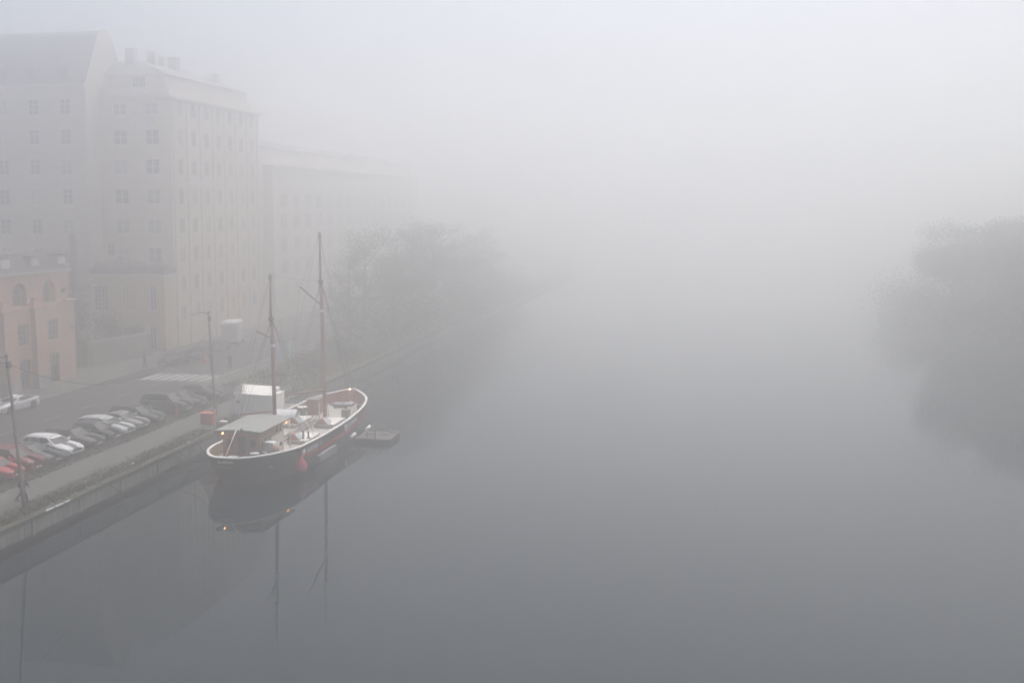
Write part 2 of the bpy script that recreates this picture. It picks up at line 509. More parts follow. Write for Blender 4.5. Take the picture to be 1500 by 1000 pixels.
# quay wall: upright concrete panels under a row of mossy coping stones, with a dark recess at the waterline
quay = thing('quay_wall', 'stained concrete quay wall with mossy edge stones along the water', 'quay wall', (-39, 60, 0))
m = MB(); m.box((-39.34, -60, -0.6), (-39.25, 420, 1.2)); m.build('recess', M['darkwall'], quay)
proto = None
ym = 24.0
while ym < 150:
    L = 4.6
    if proto is None:
        m = MB(); m.box((-39.24, 24.0 + 0.02, 0.46), (-38.76, 24.0 + L - 0.02, 1.20))
        for dz in (0.0,): m.box((-38.78, 24.6, 0.40), (-38.66, 24.9, 1.20))
        proto = m.build('concrete_panel', M['concrete'], quay)
        base = proto
    else:
        o = base.copy(); COL.objects.link(o); o.location = (0, ym - 24.0, random.uniform(-0.01, 0.01))
    ym += L
base = None
ym = 42.0; k = 0
while ym < 96:
    L = 1.45
    if base is None:
        m = MB(); m.box((-39.3, 42.0 + 0.012, 1.2), (-38.70, 42.0 + L - 0.012, 1.49)); base = m.build('coping_stone', M['coping'], quay)
    else:
        o = base.copy(); COL.objects.link(o)
        o.location = (random.uniform(-0.02, 0.02), ym - 42.0, random.uniform(-0.015, 0.015))
    ym += L
m = MB(); m.box((-39.3, ym, 1.2), (-38.70, 420, 1.48)); m.box((-39.3, -60, 1.2), (-38.7, 41.99, 1.48)); m.box((-39.24, 150.7, 0.46), (-38.76, 420, 1.2))
tag(m.build('far_coping', M['coping'], quay), kind='stuff')
# worn white paint on three of the edge stones
m = MB()
for y0, y1 in ((53.5, 54.25), (54.4, 55.2), (55.35, 55.8)):
    m.box((-38.69, y0, 1.43), (-38.66, y1, 1.515)); m.box((-38.76, y0, 1.505), (-38.69, y1, 1.515))
m.build('edge_paint', M['lettering'], quay)

# landing stage between the quay and the boat
stage = thing('landing_stage', 'low timber landing stage between quay and black ship', 'landing stage', (-38, 80, 0))
m = MB(); m.box((-38.62, 79.2, 1.2), (-36.25, 88.2, 1.3)); m.build('deck', M['rawgrey'], stage)
for x in (-38.0, -36.6):
    for y in (79.6, 83.6, 87.8):
        m = MB(); m.tube([(x, y, -0.8), (x, y, 1.2)], 0.14, 8); m.build('pile', M['darkwall'], stage)

# grass and weeds along the two verges and the quay edge
m = MB()
def tuft(x, y, z, h, n):
    for _ in range(n):
        a = random.uniform(0, 6.283); r = random.uniform(0, 0.12); w = random.uniform(0.012, 0.03)
        bx, by = x + r * math.cos(a), y + r * math.sin(a)
        t = random.uniform(0, 6.283); lean = random.uniform(0.1, 0.6) * h
        hh = h * random.uniform(0.5, 1.2)
        dx, dy = math.cos(t), math.sin(t)
        m.quad((bx - dy * w, by + dx * w, z), (bx + dy * w, by - dx * w, z), (bx + dx * lean, by + dy * lean, z + hh))
for _ in range(2600):
    tuft(random.uniform(-45.5, -44.0) + random.gauss(0, 0.1), random.uniform(44, 92), GZ + 0.02, random.uniform(0.05, 0.14), 4)
for _ in range(4200):
    x = -39.2 - abs(random.gauss(0, 0.75))
    if x < -41.3: continue
    tuft(x, random.uniform(42, 94), GZ + 0.02, random.uniform(0.06, 0.22), 4)
for _ in range(240):
    tuft(random.uniform(-39.1, -38.75), random.uniform(42, 76), 1.48, random.uniform(0.05, 0.16), 3)
for _ in range(2500):
    tuft(random.uniform(-48.3, -39.4), random.uniform(95, 125), GZ + 0.03, random.uniform(0.1, 0.35), 3)
tag(m.build('grass', M['grass']), kind='stuff')

# the right bank: a wooded slope rising from the water
m = MB()
shore = [(64, -60), (60, 60), (52, 105), (43, 130), (36, 147), (31, 160), (27.5, 171), (29, 186), (40, 208), (60, 240), (64, 290), (64, 420)]
rows = []
for off, z in ((0, -0.6), (0.2, 0.5), (4, 1.4), (14, 3.5), (30, 7), (70, 12), (330, 14)):
    rows.append([(min(x + off, 415), y + off * 0.15 if y < 380 else 419, z + (0.4 * math.sin(y * 0.3 + off) if off > 1 else 0)) for x, y in catmull(shore, 4)])
m.grid(rows)
tag(m.build('hillside', M['lawn']), kind='structure')

# ------------------------------------------------------------------ buildings
def facade(mb, org, d, n, W, z0, z1, opens, depth):
    """a wall sheet from org along d (width W, heights z0..z1) with openings (u0,u1,a,b,arch) and reveals of the given depth; n points outwards"""
    ox, oy = org
    def P(u, z, k=0.0): return (ox + d[0] * u - n[0] * k, oy + d[1] * u - n[1] * k, z)
    us = sorted({0.0, W} | {o[0] for o in opens} | {o[1] for o in opens})
    for a, b in zip(us, us[1:]):
        inside = sorted([o for o in opens if o[0] <= a + 1e-6 and o[1] >= b - 1e-6], key=lambda o: o[2])
        z = z0
        for o in inside:
            if o[2] > z: mb.quad(P(a, z), P(b, z), P(b, o[2]), P(a, o[2]))
            z = o[3]
        if z < z1: mb.quad(P(a, z), P(b, z), P(b, z1), P(a, z1))
    for o in opens:
        u0, u1, a, b, arch = o
        rise = arch * (u1 - u0) / 2
        zs = b - rise
        mb.quad(P(u0, a), P(u0, a, depth), P(u0, zs, depth), P(u0, zs))
        mb.quad(P(u1, a, depth), P(u1, a), P(u1, zs), P(u1, zs, depth))
        mb.quad(P(u0, a), P(u1, a), P(u1, a, depth), P(u0, a, depth))
        if not arch:
            mb.quad(P(u0, b, depth), P(u1, b, depth), P(u1, b), P(u0, b))
        else:
            c, r = (u0 + u1) / 2, (u1 - u0) / 2
            pts = [(c - r * math.cos(math.pi * k / 12), zs + rise * math.sin(math.pi * k / 12)) for k in range(13)]
            for p, q in zip(pts, pts[1:]):
                mb.quad(P(p[0], p[1]), P(q[0], q[1]), P(q[0], b), P(p[0], b))
                mb.quad(P(p[0], p[1], depth), P(q[0], q[1], depth), P(q[0], q[1]), P(p[0], p[1]))

WIN = {}
def window(parent, pos, rz, w, h, nx, nz, arch=0.0, lit=False, mat='whitewood', bar=0.07, bias=None, pane='windowglass', sill=True):
    """window > pane; local axes: x along the wall, -y outwards, z up from the opening's bottom edge"""
    key = (round(w, 2), round(h, 2), nx, nz, arch, mat, bias, sill)
    if key not in WIN:
        f = MB()
        rise = arch * w / 2; zs = h - rise
        f.box((-w / 2, -0.03, 0), (-w / 2 + bar, 0.05, zs)); f.box((w / 2 - bar, -0.03, 0), (w / 2, 0.05, zs))
        f.box((-w / 2 + bar, -0.03, 0), (w / 2 - bar, 0.05, bar))
        if not arch: f.box((-w / 2 + bar, -0.03, h - bar), (w / 2 - bar, 0.05, h))
        else:
            pts = [(-w / 2 * math.cos(math.pi * k / 12), 0, zs + rise * math.sin(math.pi * k / 12)) for k in range(13)]
            for p, q in zip(pts, pts[1:]): f.bar((p[0] * .97, 0, p[2]), (q[0] * .97, 0, q[2]), 0.08, bar)
        def ztop(x): return h - bar if not arch else zs + rise * math.sqrt(max(0, 1 - (2 * x / w) ** 2)) - bar
        for k in range(1, nx):
            x = -w / 2 + w * k / nx
            t = bar * 0.9 if (nx % 2 == 0 and k == nx // 2) else bar * 0.45
            f.box((x - t / 2, -0.02, bar), (x + t / 2, 0.04, ztop(x)))
        for k in range(1, nz):
            z = h * k / nz if not (bias and k == nz - 1) else h * bias
            f.box((-w / 2 + bar, -0.025, z - bar * .35), (w / 2 - bar, 0.035, z + bar * .35))
        if sill: f.box((-w / 2 - 0.08, -0.28, -0.08), (w / 2 + 0.08, 0.03, -0.005))
        g = MB()
        if not arch: g.quad((-w / 2, 0.045, 0), (w / 2, 0.045, 0), (w / 2, 0.045, h), (-w / 2, 0.045, h))
        else:
            g.quad(*([(-w / 2, 0.045, 0), (w / 2, 0.045, 0)] + [(w / 2 * math.cos(math.pi * k / 12), 0.045, zs + rise * math.sin(math.pi * k / 12)) for k in range(13)]))
        WIN[key] = (f.mesh('window', M[mat]), g.mesh('pane', M['windowglass']), g)
    fm, gm, g = WIN[key]
    o = inst('window', fm, parent, Vector(pos) - parent.location, rz)
    p = inst('pane', gm, o)
    if lit: pane = 'warmglass'
    elif pane == 'mixed': pane = WR.choice(('windowglass', 'windowglass', 'fogpale_curtain', 'fogpale_curtain', 'fogpale_blind'))
    if pane != 'windowglass':
        p.material_slots[0].link = 'OBJECT'; p.material_slots[0].material = M[pane]
    return o
WR = random.Random(31)
RX = math.pi / 2      # windows of a wall that faces +x

# --- salmon building on the left, facing the water (x = -66)
pk = thing('salmon_building', 'salmon pink two storey building with arched windows and dormers beside the street', 'building', (-66, 86, GZ))
BAY = 4.58
cy = [88.75 + BAY * k for k in (-2, -1, 0, 1)]
up, low, dr = [], [], []
for c in cy:
    up.append((c - 1.05 - 76, c + 1.05 - 76, 9.8, 12.1, 1.0))
    low.append((c - 0.8 - 76, c + 0.75 - 76, 5.95, 8.1, 0.0))
    dr.append((c - 0.95 - 76, c + 0.95 - 76, GZ + 0.15, 4.65, 0.35))
m = MB(); facade(m, (-66.3, 76), (0, 1), (1, 0), 20.45, 9.75, 13.0, up, 0.75)
m.box((-82, 76, 9.75), (-67.1, 96.4, 13.0)); m.quad((-67.1, 96.45, 9.75), (-66.3, 96.45, 9.75), (-66.3, 96.45, 13), (-67.1, 96.45, 13))
m.build('upper_wall', M['pink'], pk)
m = MB(); facade(m, (-66.0, 76), (0, 1), (1, 0), 21.0, GZ, 9.75, low + dr, 0.3)
m.box((-82, 76, GZ), (-66.32, 96.98, 9.75)); m.quad((-66.32, 97, GZ), (-66, 97, GZ), (-66, 97, 9.75), (-66.32, 97, 9.75))
m.quad((-66.32, 76, 9.75), (-66.0, 76, 9.75), (-66.0, 97, 9.75), (-66.32, 97, 9.75))
m.build('lower_wall', M['pink'], pk)
m = MB(); m.box((-82.3, 75.6, 13.0), (-65.95, 96.75, 13.1)); m.box((-82.2, 75.7, 12.82), (-66.1, 96.6, 13.0)); m.build('cornice', M['trim'], pk)
m = MB(); m.hexa([(-82.2, 75.7, 13.1), (-66.25, 75.7, 13.1), (-66.25, 96.6, 13.1), (-82.2, 96.6, 13.1), (-80, 78, 14.95), (-67.6, 78, 14.95), (-67.6, 95.2, 14.95), (-80, 95.2, 14.95)])
roof = m.build('roof', M['slate'], pk)
for c in (82.5, 87.1, 91.45, 95.75):
    m = MB(); m.box((-67.6, c - 0.62, 13.65), (-66.42, c + 0.62, 14.55)); d = m.build('dormer', M['trim'], pk)
    m = MB(); m.box((-67.7, c - 0.75, 14.55), (-66.3, c + 0.75, 14.66)); m.build('dormer_roof', M['slate'], d)
    m = MB(); m.box((-66.43, c - 0.36, 13.8), (-66.4, c + 0.36, 14.42)); m.build('dormer_panel', M['whitewood'], d)
for c in cy:
    window(pk, (-66.98, c, 9.8), RX, 2.1, 2.3, 3, 4, 1.0, mat='trim', bar=0.05, sill=False)
    window(pk, (-66.25, c - 0.02, 5.95), RX, 1.55, 2.15, 3, 4, mat='trim', bar=0.06)
    m = MB()
    facade(m, (-66.24, c - 0.95), (0, 1), (1, 0), 1.9, GZ + 0.15, 4.63, [], 0)
    for k in range(4): m.box((-66.24, c - 0.9 + 0.46 * k, GZ + 0.2), (-66.2, c - 0.5 + 0.46 * k, 3.4))
    dd = m.build('door', M['darkmetal'], pk)
    m = MB()
    for k in range(1, 4): m.box((-66.22, c - 0.95 + 0.475 * k - 0.02, 3.5), (-66.17, c - 0.95 + 0.475 * k + 0.02, 4.6))
    m.box((-66.22, c - 0.95, 3.46), (-66.15, c + 0.95, 3.54)); m.build('fanlight', M['trim'], dd)
for k in (-2, -1, 0, 1, 2):
    c = 86.15 + BAY * k - 0.0
    if c > 96: c = 95.6
    if k == 2: continue
    m = MB()
    m.hexa([(-66.02, c - 0.95, GZ), (-65.2, c - 0.95, GZ), (-65.2, c + 0.95, GZ), (-66.02, c + 0.95, GZ), (-66.02, c - 0.85, 9.6), (-65.5, c - 0.85, 9.6), (-65.5, c + 0.85, 9.6), (-66.02, c + 0.85, 9.6)])
    b = m.build('buttress', M['pink'], pk)
    m = MB()
    n = 6
    rows = []
    for i in range(n + 1):
        t = i / n; w = 1.05 * (1 - t) ** 1.4 + 0.22; z = 9.6 + 0.95 * t; dx = 0.62 * (1 - t) ** 1.6 + 0.06
        rows.append([(-66.29, c - w, z), (-66.02 + dx, c - w, z), (-66.02 + dx, c + w, z), (-66.29, c + w, z)])
    m.grid(rows, smooth=False, close=True); m.quad(*rows[-1])
    m.build('buttress_cap', M['pinkdark'], b)
    m = MB(); m.hexa([(-65.9, c - 1.0, GZ), (-65.12, c - 1.0, GZ), (-65.12, c + 1.0, GZ), (-65.9, c + 1.0, GZ), (-65.9, c - 0.97, 2.9), (-65.2, c - 0.97, 2.9), (-65.2, c + 0.97, 2.9), (-65.9, c + 0.97, 2.9)])
    m.build('plinth', M['plinth'], b)
c = 95.9
m = MB(); m.box((-66.5, c - 0.4, 9.75), (-65.6, 97.1, 9.9)); m.build('ledge', M['pink'], pk)
m = MB(); m.box((-66.0, 96.25, 6.75), (-65.93, 96.6, 7.05)); m.build('street_number', M['darkmetal'], pk)

# --- yellow annex in front of the tall block
an = thing('yellow_annex', 'two storey ochre annex with tall windows in front of the tall block', 'building', (-73, 117.5, GZ))
x0, x1 = -77.9, -67.3
ow = [(x - 0.98, x + 0.98, 6.4, 9.6, 0) for x in (-76.2, -72.3)] + [(-68.95 - 0.45, -68.95 + 0.45, 6.5, 9.6, 0), (-72.3 - .95, -72.3 + .95, 2.3, 4.4, 0), (-69.1 - .45, -69.1 + .45, GZ + .1, 4.5, 0)]
m = MB(); facade(m, (x0, 117.5), (1, 0), (0, -1), x1 - x0, GZ, 10.9, [(a - x0, b - x0, c, d, e) for a, b, c, d, e in ow], 0.2)
m.box((x0, 117.72, GZ), (x1 - 0.01, 120.1, 10.9)); m.quad((x1, 117.5, GZ), (x1, 117.72, GZ), (x1, 117.72, 10.9), (x1, 117.5, 10.9))
m.build('wall', M['yellow'], an)
m = MB(); m.box((x0 - 0.2, 117.15, 10.9), (x1 + 0.3, 120.15, 11.1)); m.box((x0 - .1, 117.3, 10.7), (x1 + .15, 120.12, 10.9))
for k in range(34): m.box((x0 + 0.31 * k, 117.2, 10.78), (x0 + 0.31 * k + 0.15, 117.35, 10.9))
m.build('cornice', M['trim'], an)
m = MB(); m.box((x0 - 0.1, 117.3, 11.1), (x1 + 0.15, 120.12, 11.75)); m.build('parapet', M['slate'], an)
window(an, (-76.2, 117.66, 6.4), 0, 1.96, 3.2, 4, 6); window(an, (-72.3, 117.66, 6.4), 0, 1.96, 3.2, 4, 6, lit=True)
window(an, (-68.95, 117.66, 6.5), 0, 0.9, 3.1, 2, 5); window(an, (-72.3, 117.66, 2.3), 0, 1.9, 2.1, 4, 3)
window(an, (-69.1, 117.66, GZ + .1), 0, 0.9, 2.95, 2, 2, sill=False)
m = MB()
for _ in range(900):
    x = random.uniform(x0, x1); z = 11.7 + abs(random.gauss(0, 0.5)); y = random.uniform(117.3, 119)
    a = random.uniform(0, 6.28); s = random.uniform(.08, .2)
    m.quad((x, y, z), (x + s * math.cos(a), y + s * math.sin(a), z + s * .3), (x + s * .4, y - s * .3, z + s))
tag(m.build('roof_planting', M['leaf_dark'], an), kind='stuff')

# --- the tall block: left wing, recessed centre facing us and the long street front
tb = thing('tall_block', 'tall pale apartment block with steep roof and rooftop letters in thick fog', 'apartment block', (-76, 120, GZ))
rows_z = [4.7, 8.5, 12.3, 16.05, 19.85, 23.65, 27.4, 31.2]
LW0, LW1, LY = -116.0, -77.4, 117.3
cols = [-80.35 - 4.5 * k for k in range(0, 3)]
op = [(x - 0.78 - LW0, x + 0.78 - LW0, z, z + 2.05, 0) for x in cols for z in rows_z[2:]]
m = MB(); facade(m, (LW0, LY), (1, 0), (0, -1), LW1 - LW0, GZ, 35.0, op, 0.22)
m.box((LW0, LY + 0.24, GZ), (LW1 - 0.25, 126.5, 35.0))
m.build('wall', M['greyrender'], tb)
m = MB()   # gable wall
m.quad((LW1, LY, GZ), (LW1, 126.5, GZ), (LW1, 126.5, 35.0), (LW1, 123.6, 41.3), (LW1, 122.4, 42.5), (LW1, 121.2, 42.5), (LW1, 120.2, 41.3), (LW1, LY, 35.0))
m.box((LW1 - 0.25, LY + 0.02, GZ), (LW1 - 0.02, 126.5, 35.0))
m.build('gable_wall', M['cream'], tb)
m = MB(); m.hexa([(LW0, LY - 0.35, 35.0), (LW1 - 0.03, LY - 0.35, 35.0), (LW1 - 0.03, 126.9, 35.0), (LW0, 126.9, 35.0), (LW0, 120.3, 41.6), (LW1 - 0.03, 120.3, 41.6), (LW1 - 0.03, 123.5, 41.6), (LW0, 123.5, 41.6)])
m.hexa([(LW0, 120.3, 41.6), (LW1 - 0.03, 120.3, 41.6), (LW1 - 0.03, 123.5, 41.6), (LW0, 123.5, 41.6), (LW0, 121.6, 42.3), (LW1 - .03, 121.6, 42.3), (LW1 - .03, 122.1, 42.3), (LW0, 122.1, 42.3)])
roof = m.build('roof', M['roofmetal'], tb)
for x, z in ((-86.4, 40.2), (-83.2, 40.3)):
    yy = LY - .35 + (z - 35) * (3.35 / 6.6)
    m = MB(); m.hexa([(x - .55, yy - .12, z - .5), (x + .55, yy - .12, z - .5), (x + .55, yy + .4, z - .5), (x - .55, yy + .4, z - .5), (x - .55, yy + .35, z + .5), (x + .55, yy + .35, z + .5), (x + .55, yy + .8, z + .5), (x - .55, yy + .8, z + .5)])
    m.build('skylight', M['lampwhite'], roof)
m = MB(); m.box((LW0, LY - 0.45, 34.75), (LW1 + 0.1, LY - 0.003, 35.0)); m.build('eaves', M['trim'], tb)
for x in cols:
    for z in rows_z[2:]:
        window(tb, (x, LY + 0.16, z), 0, 1.56, 2.05, 2, 3, bar=0.11, pane='mixed')
for x in (-80.6, -84.9, -89.2):       # dormer windows low on the steep roof
    m = MB(); m.box((x - .8, LY + 0.15, 35.6), (x + .8, 119.4, 37.3)); d = m.build('dormer', M['roofmetal'], tb)
    m = MB(); m.box((x - .6, LY + 0.1, 35.8), (x + .6, LY + 0.148, 37.1)); m.build('dormer_window', M['windowglass'], d)
# recessed centre facing us
RY, RX0, RX1 = 120.2, -77.38, -67.45
rc = [(-74.55, 2.05), (-70.1, 2.05)]
op = [(x - w / 2 - RX0, x + w / 2 - RX0, z, z + (2.05 if z < 30 else 1.6), 0) for x, w in rc for z in rows_z[2:]]
op.append((-76.9 - .55 - RX0 + 0.6, -76.9 + .55 - RX0 + 0.6, 13.2, 14.9, 1.0))
op = [o for o in op]
m = MB(); facade(m, (RX0, RY), (1, 0), (0, -1), RX1 - RX0, GZ, 33.3, op, 0.22)
m.build('wall', M['cream'], tb)
for x, w in rc:
    for z in rows_z[2:]:
        window(tb, (x, RY + 0.16, z), 0, w, 2.05 if z < 30 else 1.6, 2, 2, bar=0.13, pane='mixed')
window(tb, (-76.3, RY + .16, 13.2), 0, 1.1, 1.7, 2, 2, 1.0)
# the street front
SX, SY0, SY1 = RX1, RY, 146.2
sc = [122.6 + 3.5 * k for k in range(7)]
op = [(y - 0.6 - SY0, y + 0.6 - SY0, z, z + 2.05, 0) for y in sc for z in rows_z]
m = MB(); facade(m, (SX, SY0), (0, 1), (1, 0), SY1 - SY0, GZ, 33.3, op, 0.22)
m.box((-90, SY0 + 0.26, GZ), (SX - 0.26, SY1 - 0.02, 33.3)); m.quad((SX, SY1, GZ), (-90, SY1, GZ), (-90, SY1, 33.3), (SX, SY1, 33.3))
m.build('wall', M['cream'], tb)
for y in sc:
    for z in rows_z:
        window(tb, (SX - 0.16, y, z), RX, 1.2, 2.05, 2, 3, pane='mixed')
for y in [120.9 + 3.5 * k for k in range(8)]:
    m = MB(); m.box((SX - 0.05, y - 0.22, GZ), (SX + 0.16, y + 0.22, 33.0)); m.build('pilaster', M['cream'], tb)
m = MB()
m.box((RX0 + 0.02, RY - 0.5, 33.3), (SX + 0.5, RY + 1, 33.55)); m.box((RX0 + .02, RY - 0.3, 33.05), (SX + 0.3, RY - .003, 33.3))
m.box((SX - 0.5, RY + 1, 33.3), (SX + 0.5, SY1 + .4, 33.55)); m.box((SX + .003, RY - .003, 33.05), (SX + 0.3, SY1 + .3, 33.3))
m.build('cornice', M['trim'], tb)
m = MB(); m.box((RX0 + .02, RY + 0.1, 33.55), (SX - 0.1, RY + 0.5, 34.75)); m.box((SX - 0.5, RY + 0.5, 33.55), (SX - 0.1, SY1, 34.75)); m.build('parapet', M['cream'], tb)
lettering('NAG  ALFRO', 1.05, tb, Vector((-76.0, RY + 0.09, 33.8)) - tb.location, (RX, 0, 0), M['lettering'], extrude=0.03, bold=0.02)
m = MB(); m.box((RX0 + .02, RY + 1.6, 33.55), (SX - 1.4, SY1 - 1, 36.5))
m.build('attic', M['greyrender'], tb)
window(tb, (-72.6, RY + 1.55, 34.9), 0, 2.0, 1.35, 4, 2, sill=False)
m = MB(); m.hexa([(RX0 + .02, RY + 1.3, 36.5), (SX - 1.1, RY + 1.3, 36.5), (SX - 1.1, SY1 - .8, 36.5), (RX0 - 8, SY1 - .8, 36.5), (RX0 + .02, RY + 4.2, 38.6), (SX - 6.0, RY + 4.2, 38.6), (SX - 6.0, SY1 - 5, 38.6), (RX0 - 8, SY1 - 5, 38.6)])
m.build('roof', M['roofmetal'], tb)
for x, y, h in ((-75.3, 124.6, 40.2), (-73.4, 126.6, 40.0), (-73.6, 129.2, 39.6), (-73.3, 132.0, 40.0), (-71, 139.5, 38.6)):
    m = MB(); m.box((x - .6, y - .5, 36.4), (x + .6, y + .5, h)); m.box((x - .7, y - .6, h), (x + .7, y + .6, h + .15)); m.build('chimney', M['greyrender'], tb)
m = MB(); m.tube([(-78.2, 114.9, GZ), (-78.2, 114.9, 15.4), (-78.2, 114.9, 16.1), (-78.5, 114.9, 16.4)], [0.42, 0.42, 0.36, 0.1], 12)
fl = tag(m.build('flue_pipe', M['darkmetal'], None, (-78.2, 114.9, GZ)), 'dark rounded flue pipe standing between the salmon building and annex', 'flue')
# script signs
sg = thing('script_sign', 'white slanted script lettering on the wall between upper windows', 'sign', (-73.2, RY - 0.25, 29.3))
lettering('Tulo', 2.0, sg, (-0.6, 0, 0.05), (RX, 0, math.radians(0)), M['lettering'], shear=0.5, extrude=0.05, bold=0.03)
m = MB()
for dx in (0.2, 1.4, 2.6): m.tube([(-73.2 + dx, RY - .2, 29.6), (-73.2 + dx, RY, 29.6)], 0.03, 6)
m.build('bracket', M['darkmetal'], sg)
sg2 = thing('script_sign', 'long white script lettering on the street front of the tall block', 'sign', (SX + 0.35, 123.2, 22.1))
lettering('Aromatic', 2.2, sg2, (0, 0, 0), (RX, 0, RX), M['lettering'], shear=0.5, extrude=0.05, bold=0.02)
m = MB()
for dy in (1, 4, 7): m.tube([(SX + .33, 123.2 + dy, 22.6), (SX, 123.2 + dy, 22.6)], 0.03, 6)
m.build('bracket', M['darkmetal'], sg2)
for x, y, z, dsc in ((SX + 0.5, 133.1, 5.6, 'lower of two small warm wall lamps behind the white van'), (SX + 0.5, 137.6, 5.9, 'small warm wall lamp high above the white van roof')):
    t = thing('wall_lamp', dsc, 'wall lamp', (SX, y, z), 'lit wall lamps on the street front')
    m = MB(); m.tube([(SX, y, z), (SX + .4, y, z + .1)], 0.03, 6); m.lathe((x, y, z), [(.02, .12), (.16, .02), (.17, 0)], 10); m.build('arm', M['darkmetal'], t)
    m = MB(); m.lathe((x, y, z - .12), [(.02, .0), (.08, .04), (.08, .1), (.02, .12)], 8); m.build('bulb', M['bulb'], t)

# --- the next block along the street, almost lost in the fog
nb = thing('far_block', 'long far apartment block almost dissolved in the fog', 'apartment block', (-68.4, 175, GZ))
NY0, NY1, NX = 153.0, 236.0, -68.4
nz = [4.6, 8.4, 12.2, 16.0, 19.3]
nc = [157.2 + 5.1 * k for k in range(15)]
op = [(y - 1.3 - NY0, y + 1.3 - NY0, z, z + 2.3, 0) for y in nc for z in nz]
m = MB(); facade(m, (NX, NY0), (0, 1), (1, 0), NY1 - NY0, GZ, 25.8, op, 0.2)
m.quad((NX, NY0, GZ), (-88, NY0, GZ), (-88, NY0, 25.8), (NX, NY0, 25.8)); m.box((-88, NY0 + .1, GZ), (NX - .25, NY1, 25.8))
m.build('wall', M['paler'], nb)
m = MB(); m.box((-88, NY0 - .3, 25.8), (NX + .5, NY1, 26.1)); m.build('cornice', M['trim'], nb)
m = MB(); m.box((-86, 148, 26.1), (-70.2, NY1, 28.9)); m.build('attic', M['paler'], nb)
m = MB(); m.hexa([(-86.3, 147.6, 28.9), (-69.9, 147.6, 28.9), (-69.9, NY1, 28.9), (-86.3, NY1, 28.9), (-84, 150, 30.2), (-73, 150, 30.2), (-73, NY1, 30.2), (-84, NY1, 30.2)]); m.build('roof', M['roofmetal'], nb)
m = MB(); m.box((-88, 146.4, GZ), (-70.0, 152.98, 26.05)); m.build('link_wall', M['greyrender'], nb)
for y in nc:
    for z in nz: window(nb, (NX - .15, y, z), RX, 2.6, 2.3, 4, 2, mat='trim', pane=WR.choice(('fogpale_curtain', 'fogpale_blind', 'fogpale_blind')))  # only pale panes here, imitating fog over the far windows
t = thing('wall_lamp', 'tiny white light glowing high on the far block roof', 'wall lamp', (-70.15, 178, 28.0))
m = MB(); m.box((-70.2, 177.9, 27.9), (-70.0, 178.1, 28.05)); m.build('bracket', M['darkmetal'], t)
m = MB(); m.lathe((-69.95, 178, 27.78), [(.02, 0), (.09, .05), (.09, .12), (.02, .16)], 8); m.build('bulb', M['spot'], t)

# retaining wall between the salmon building and the annex
rw = thing('retaining_wall', 'low pale stone retaining wall along the pavement below dark bushes', 'wall', (-67, 107, GZ))
m = MB(); m.hexa([(-69.4, 104.6, GZ), (-69.0, 104.4, GZ), (-66.9, 113.4, GZ), (-67.3, 113.6, GZ), (-69.4, 104.6, 4.1), (-69.0, 104.4, 4.1), (-66.9, 113.4, 4.1), (-67.3, 113.6, 4.1)]); m.build('wall', M['brickwall'], rw)
m = MB(); m.hexa([(-69.5, 104.5, 4.1), (-68.9, 104.3, 4.1), (-66.8, 113.5, 4.1), (-67.4, 113.7, 4.1), (-69.5, 104.5, 4.25), (-68.9, 104.3, 4.25), (-66.8, 113.5, 4.25), (-67.4, 113.7, 4.25)]); m.build('coping', M['kerb'], rw)
for z in (GZ + .75, GZ + 1.5, GZ + 2.2):
    pass
gb = thing('garage_wall', 'dark wall with closed gate in the gap beside the salmon building', 'wall', (-70, 103, GZ))
m = MB(); m.box((-76, 103.6, GZ), (-69.3, 104.0, 4.6)); m.build('wall', M['darkwall'], gb)
m = MB(); m.box((-73.5, 103.5, GZ), (-70.5, 103.62, 3.9)); m.build('gate', M['darkmetal'], gb)

# ------------------------------------------------------------------ trees and bushes
def leaf_cloud(mb, rnd, blobs, n, s0, s1):
    """n small leaf-clump faces spread through ellipsoids (centre, radii); denser towards the outside, with gaps"""
    wts = [b[1][0] * b[1][1] * b[1][2] for b in blobs]
    for _ in range(n):
        c, r = rnd.choices(blobs, wts)[0]
        v = Vector((rnd.gauss(0, .62), rnd.gauss(0, .62), rnd.gauss(0, .62)))
        if v.length > 1.45: v *= 1.45 / v.length
        p = Vector((c[0] + v.x * r[0], c[1] + v.y * r[1], c[2] + v.z * r[2]))
        a = Vector((rnd.gauss(0, 1), rnd.gauss(0, 1), rnd.gauss(0, .7))).normalized()
        b = a.cross(Vector((rnd.gauss(0, 1), rnd.gauss(0, 1), rnd.gauss(0, 1)))).normalized()
        s = rnd.uniform(s0, s1)
        mb.quad(p - a * s, p - b * s * .55, p + a * s, p + b * s * .55)

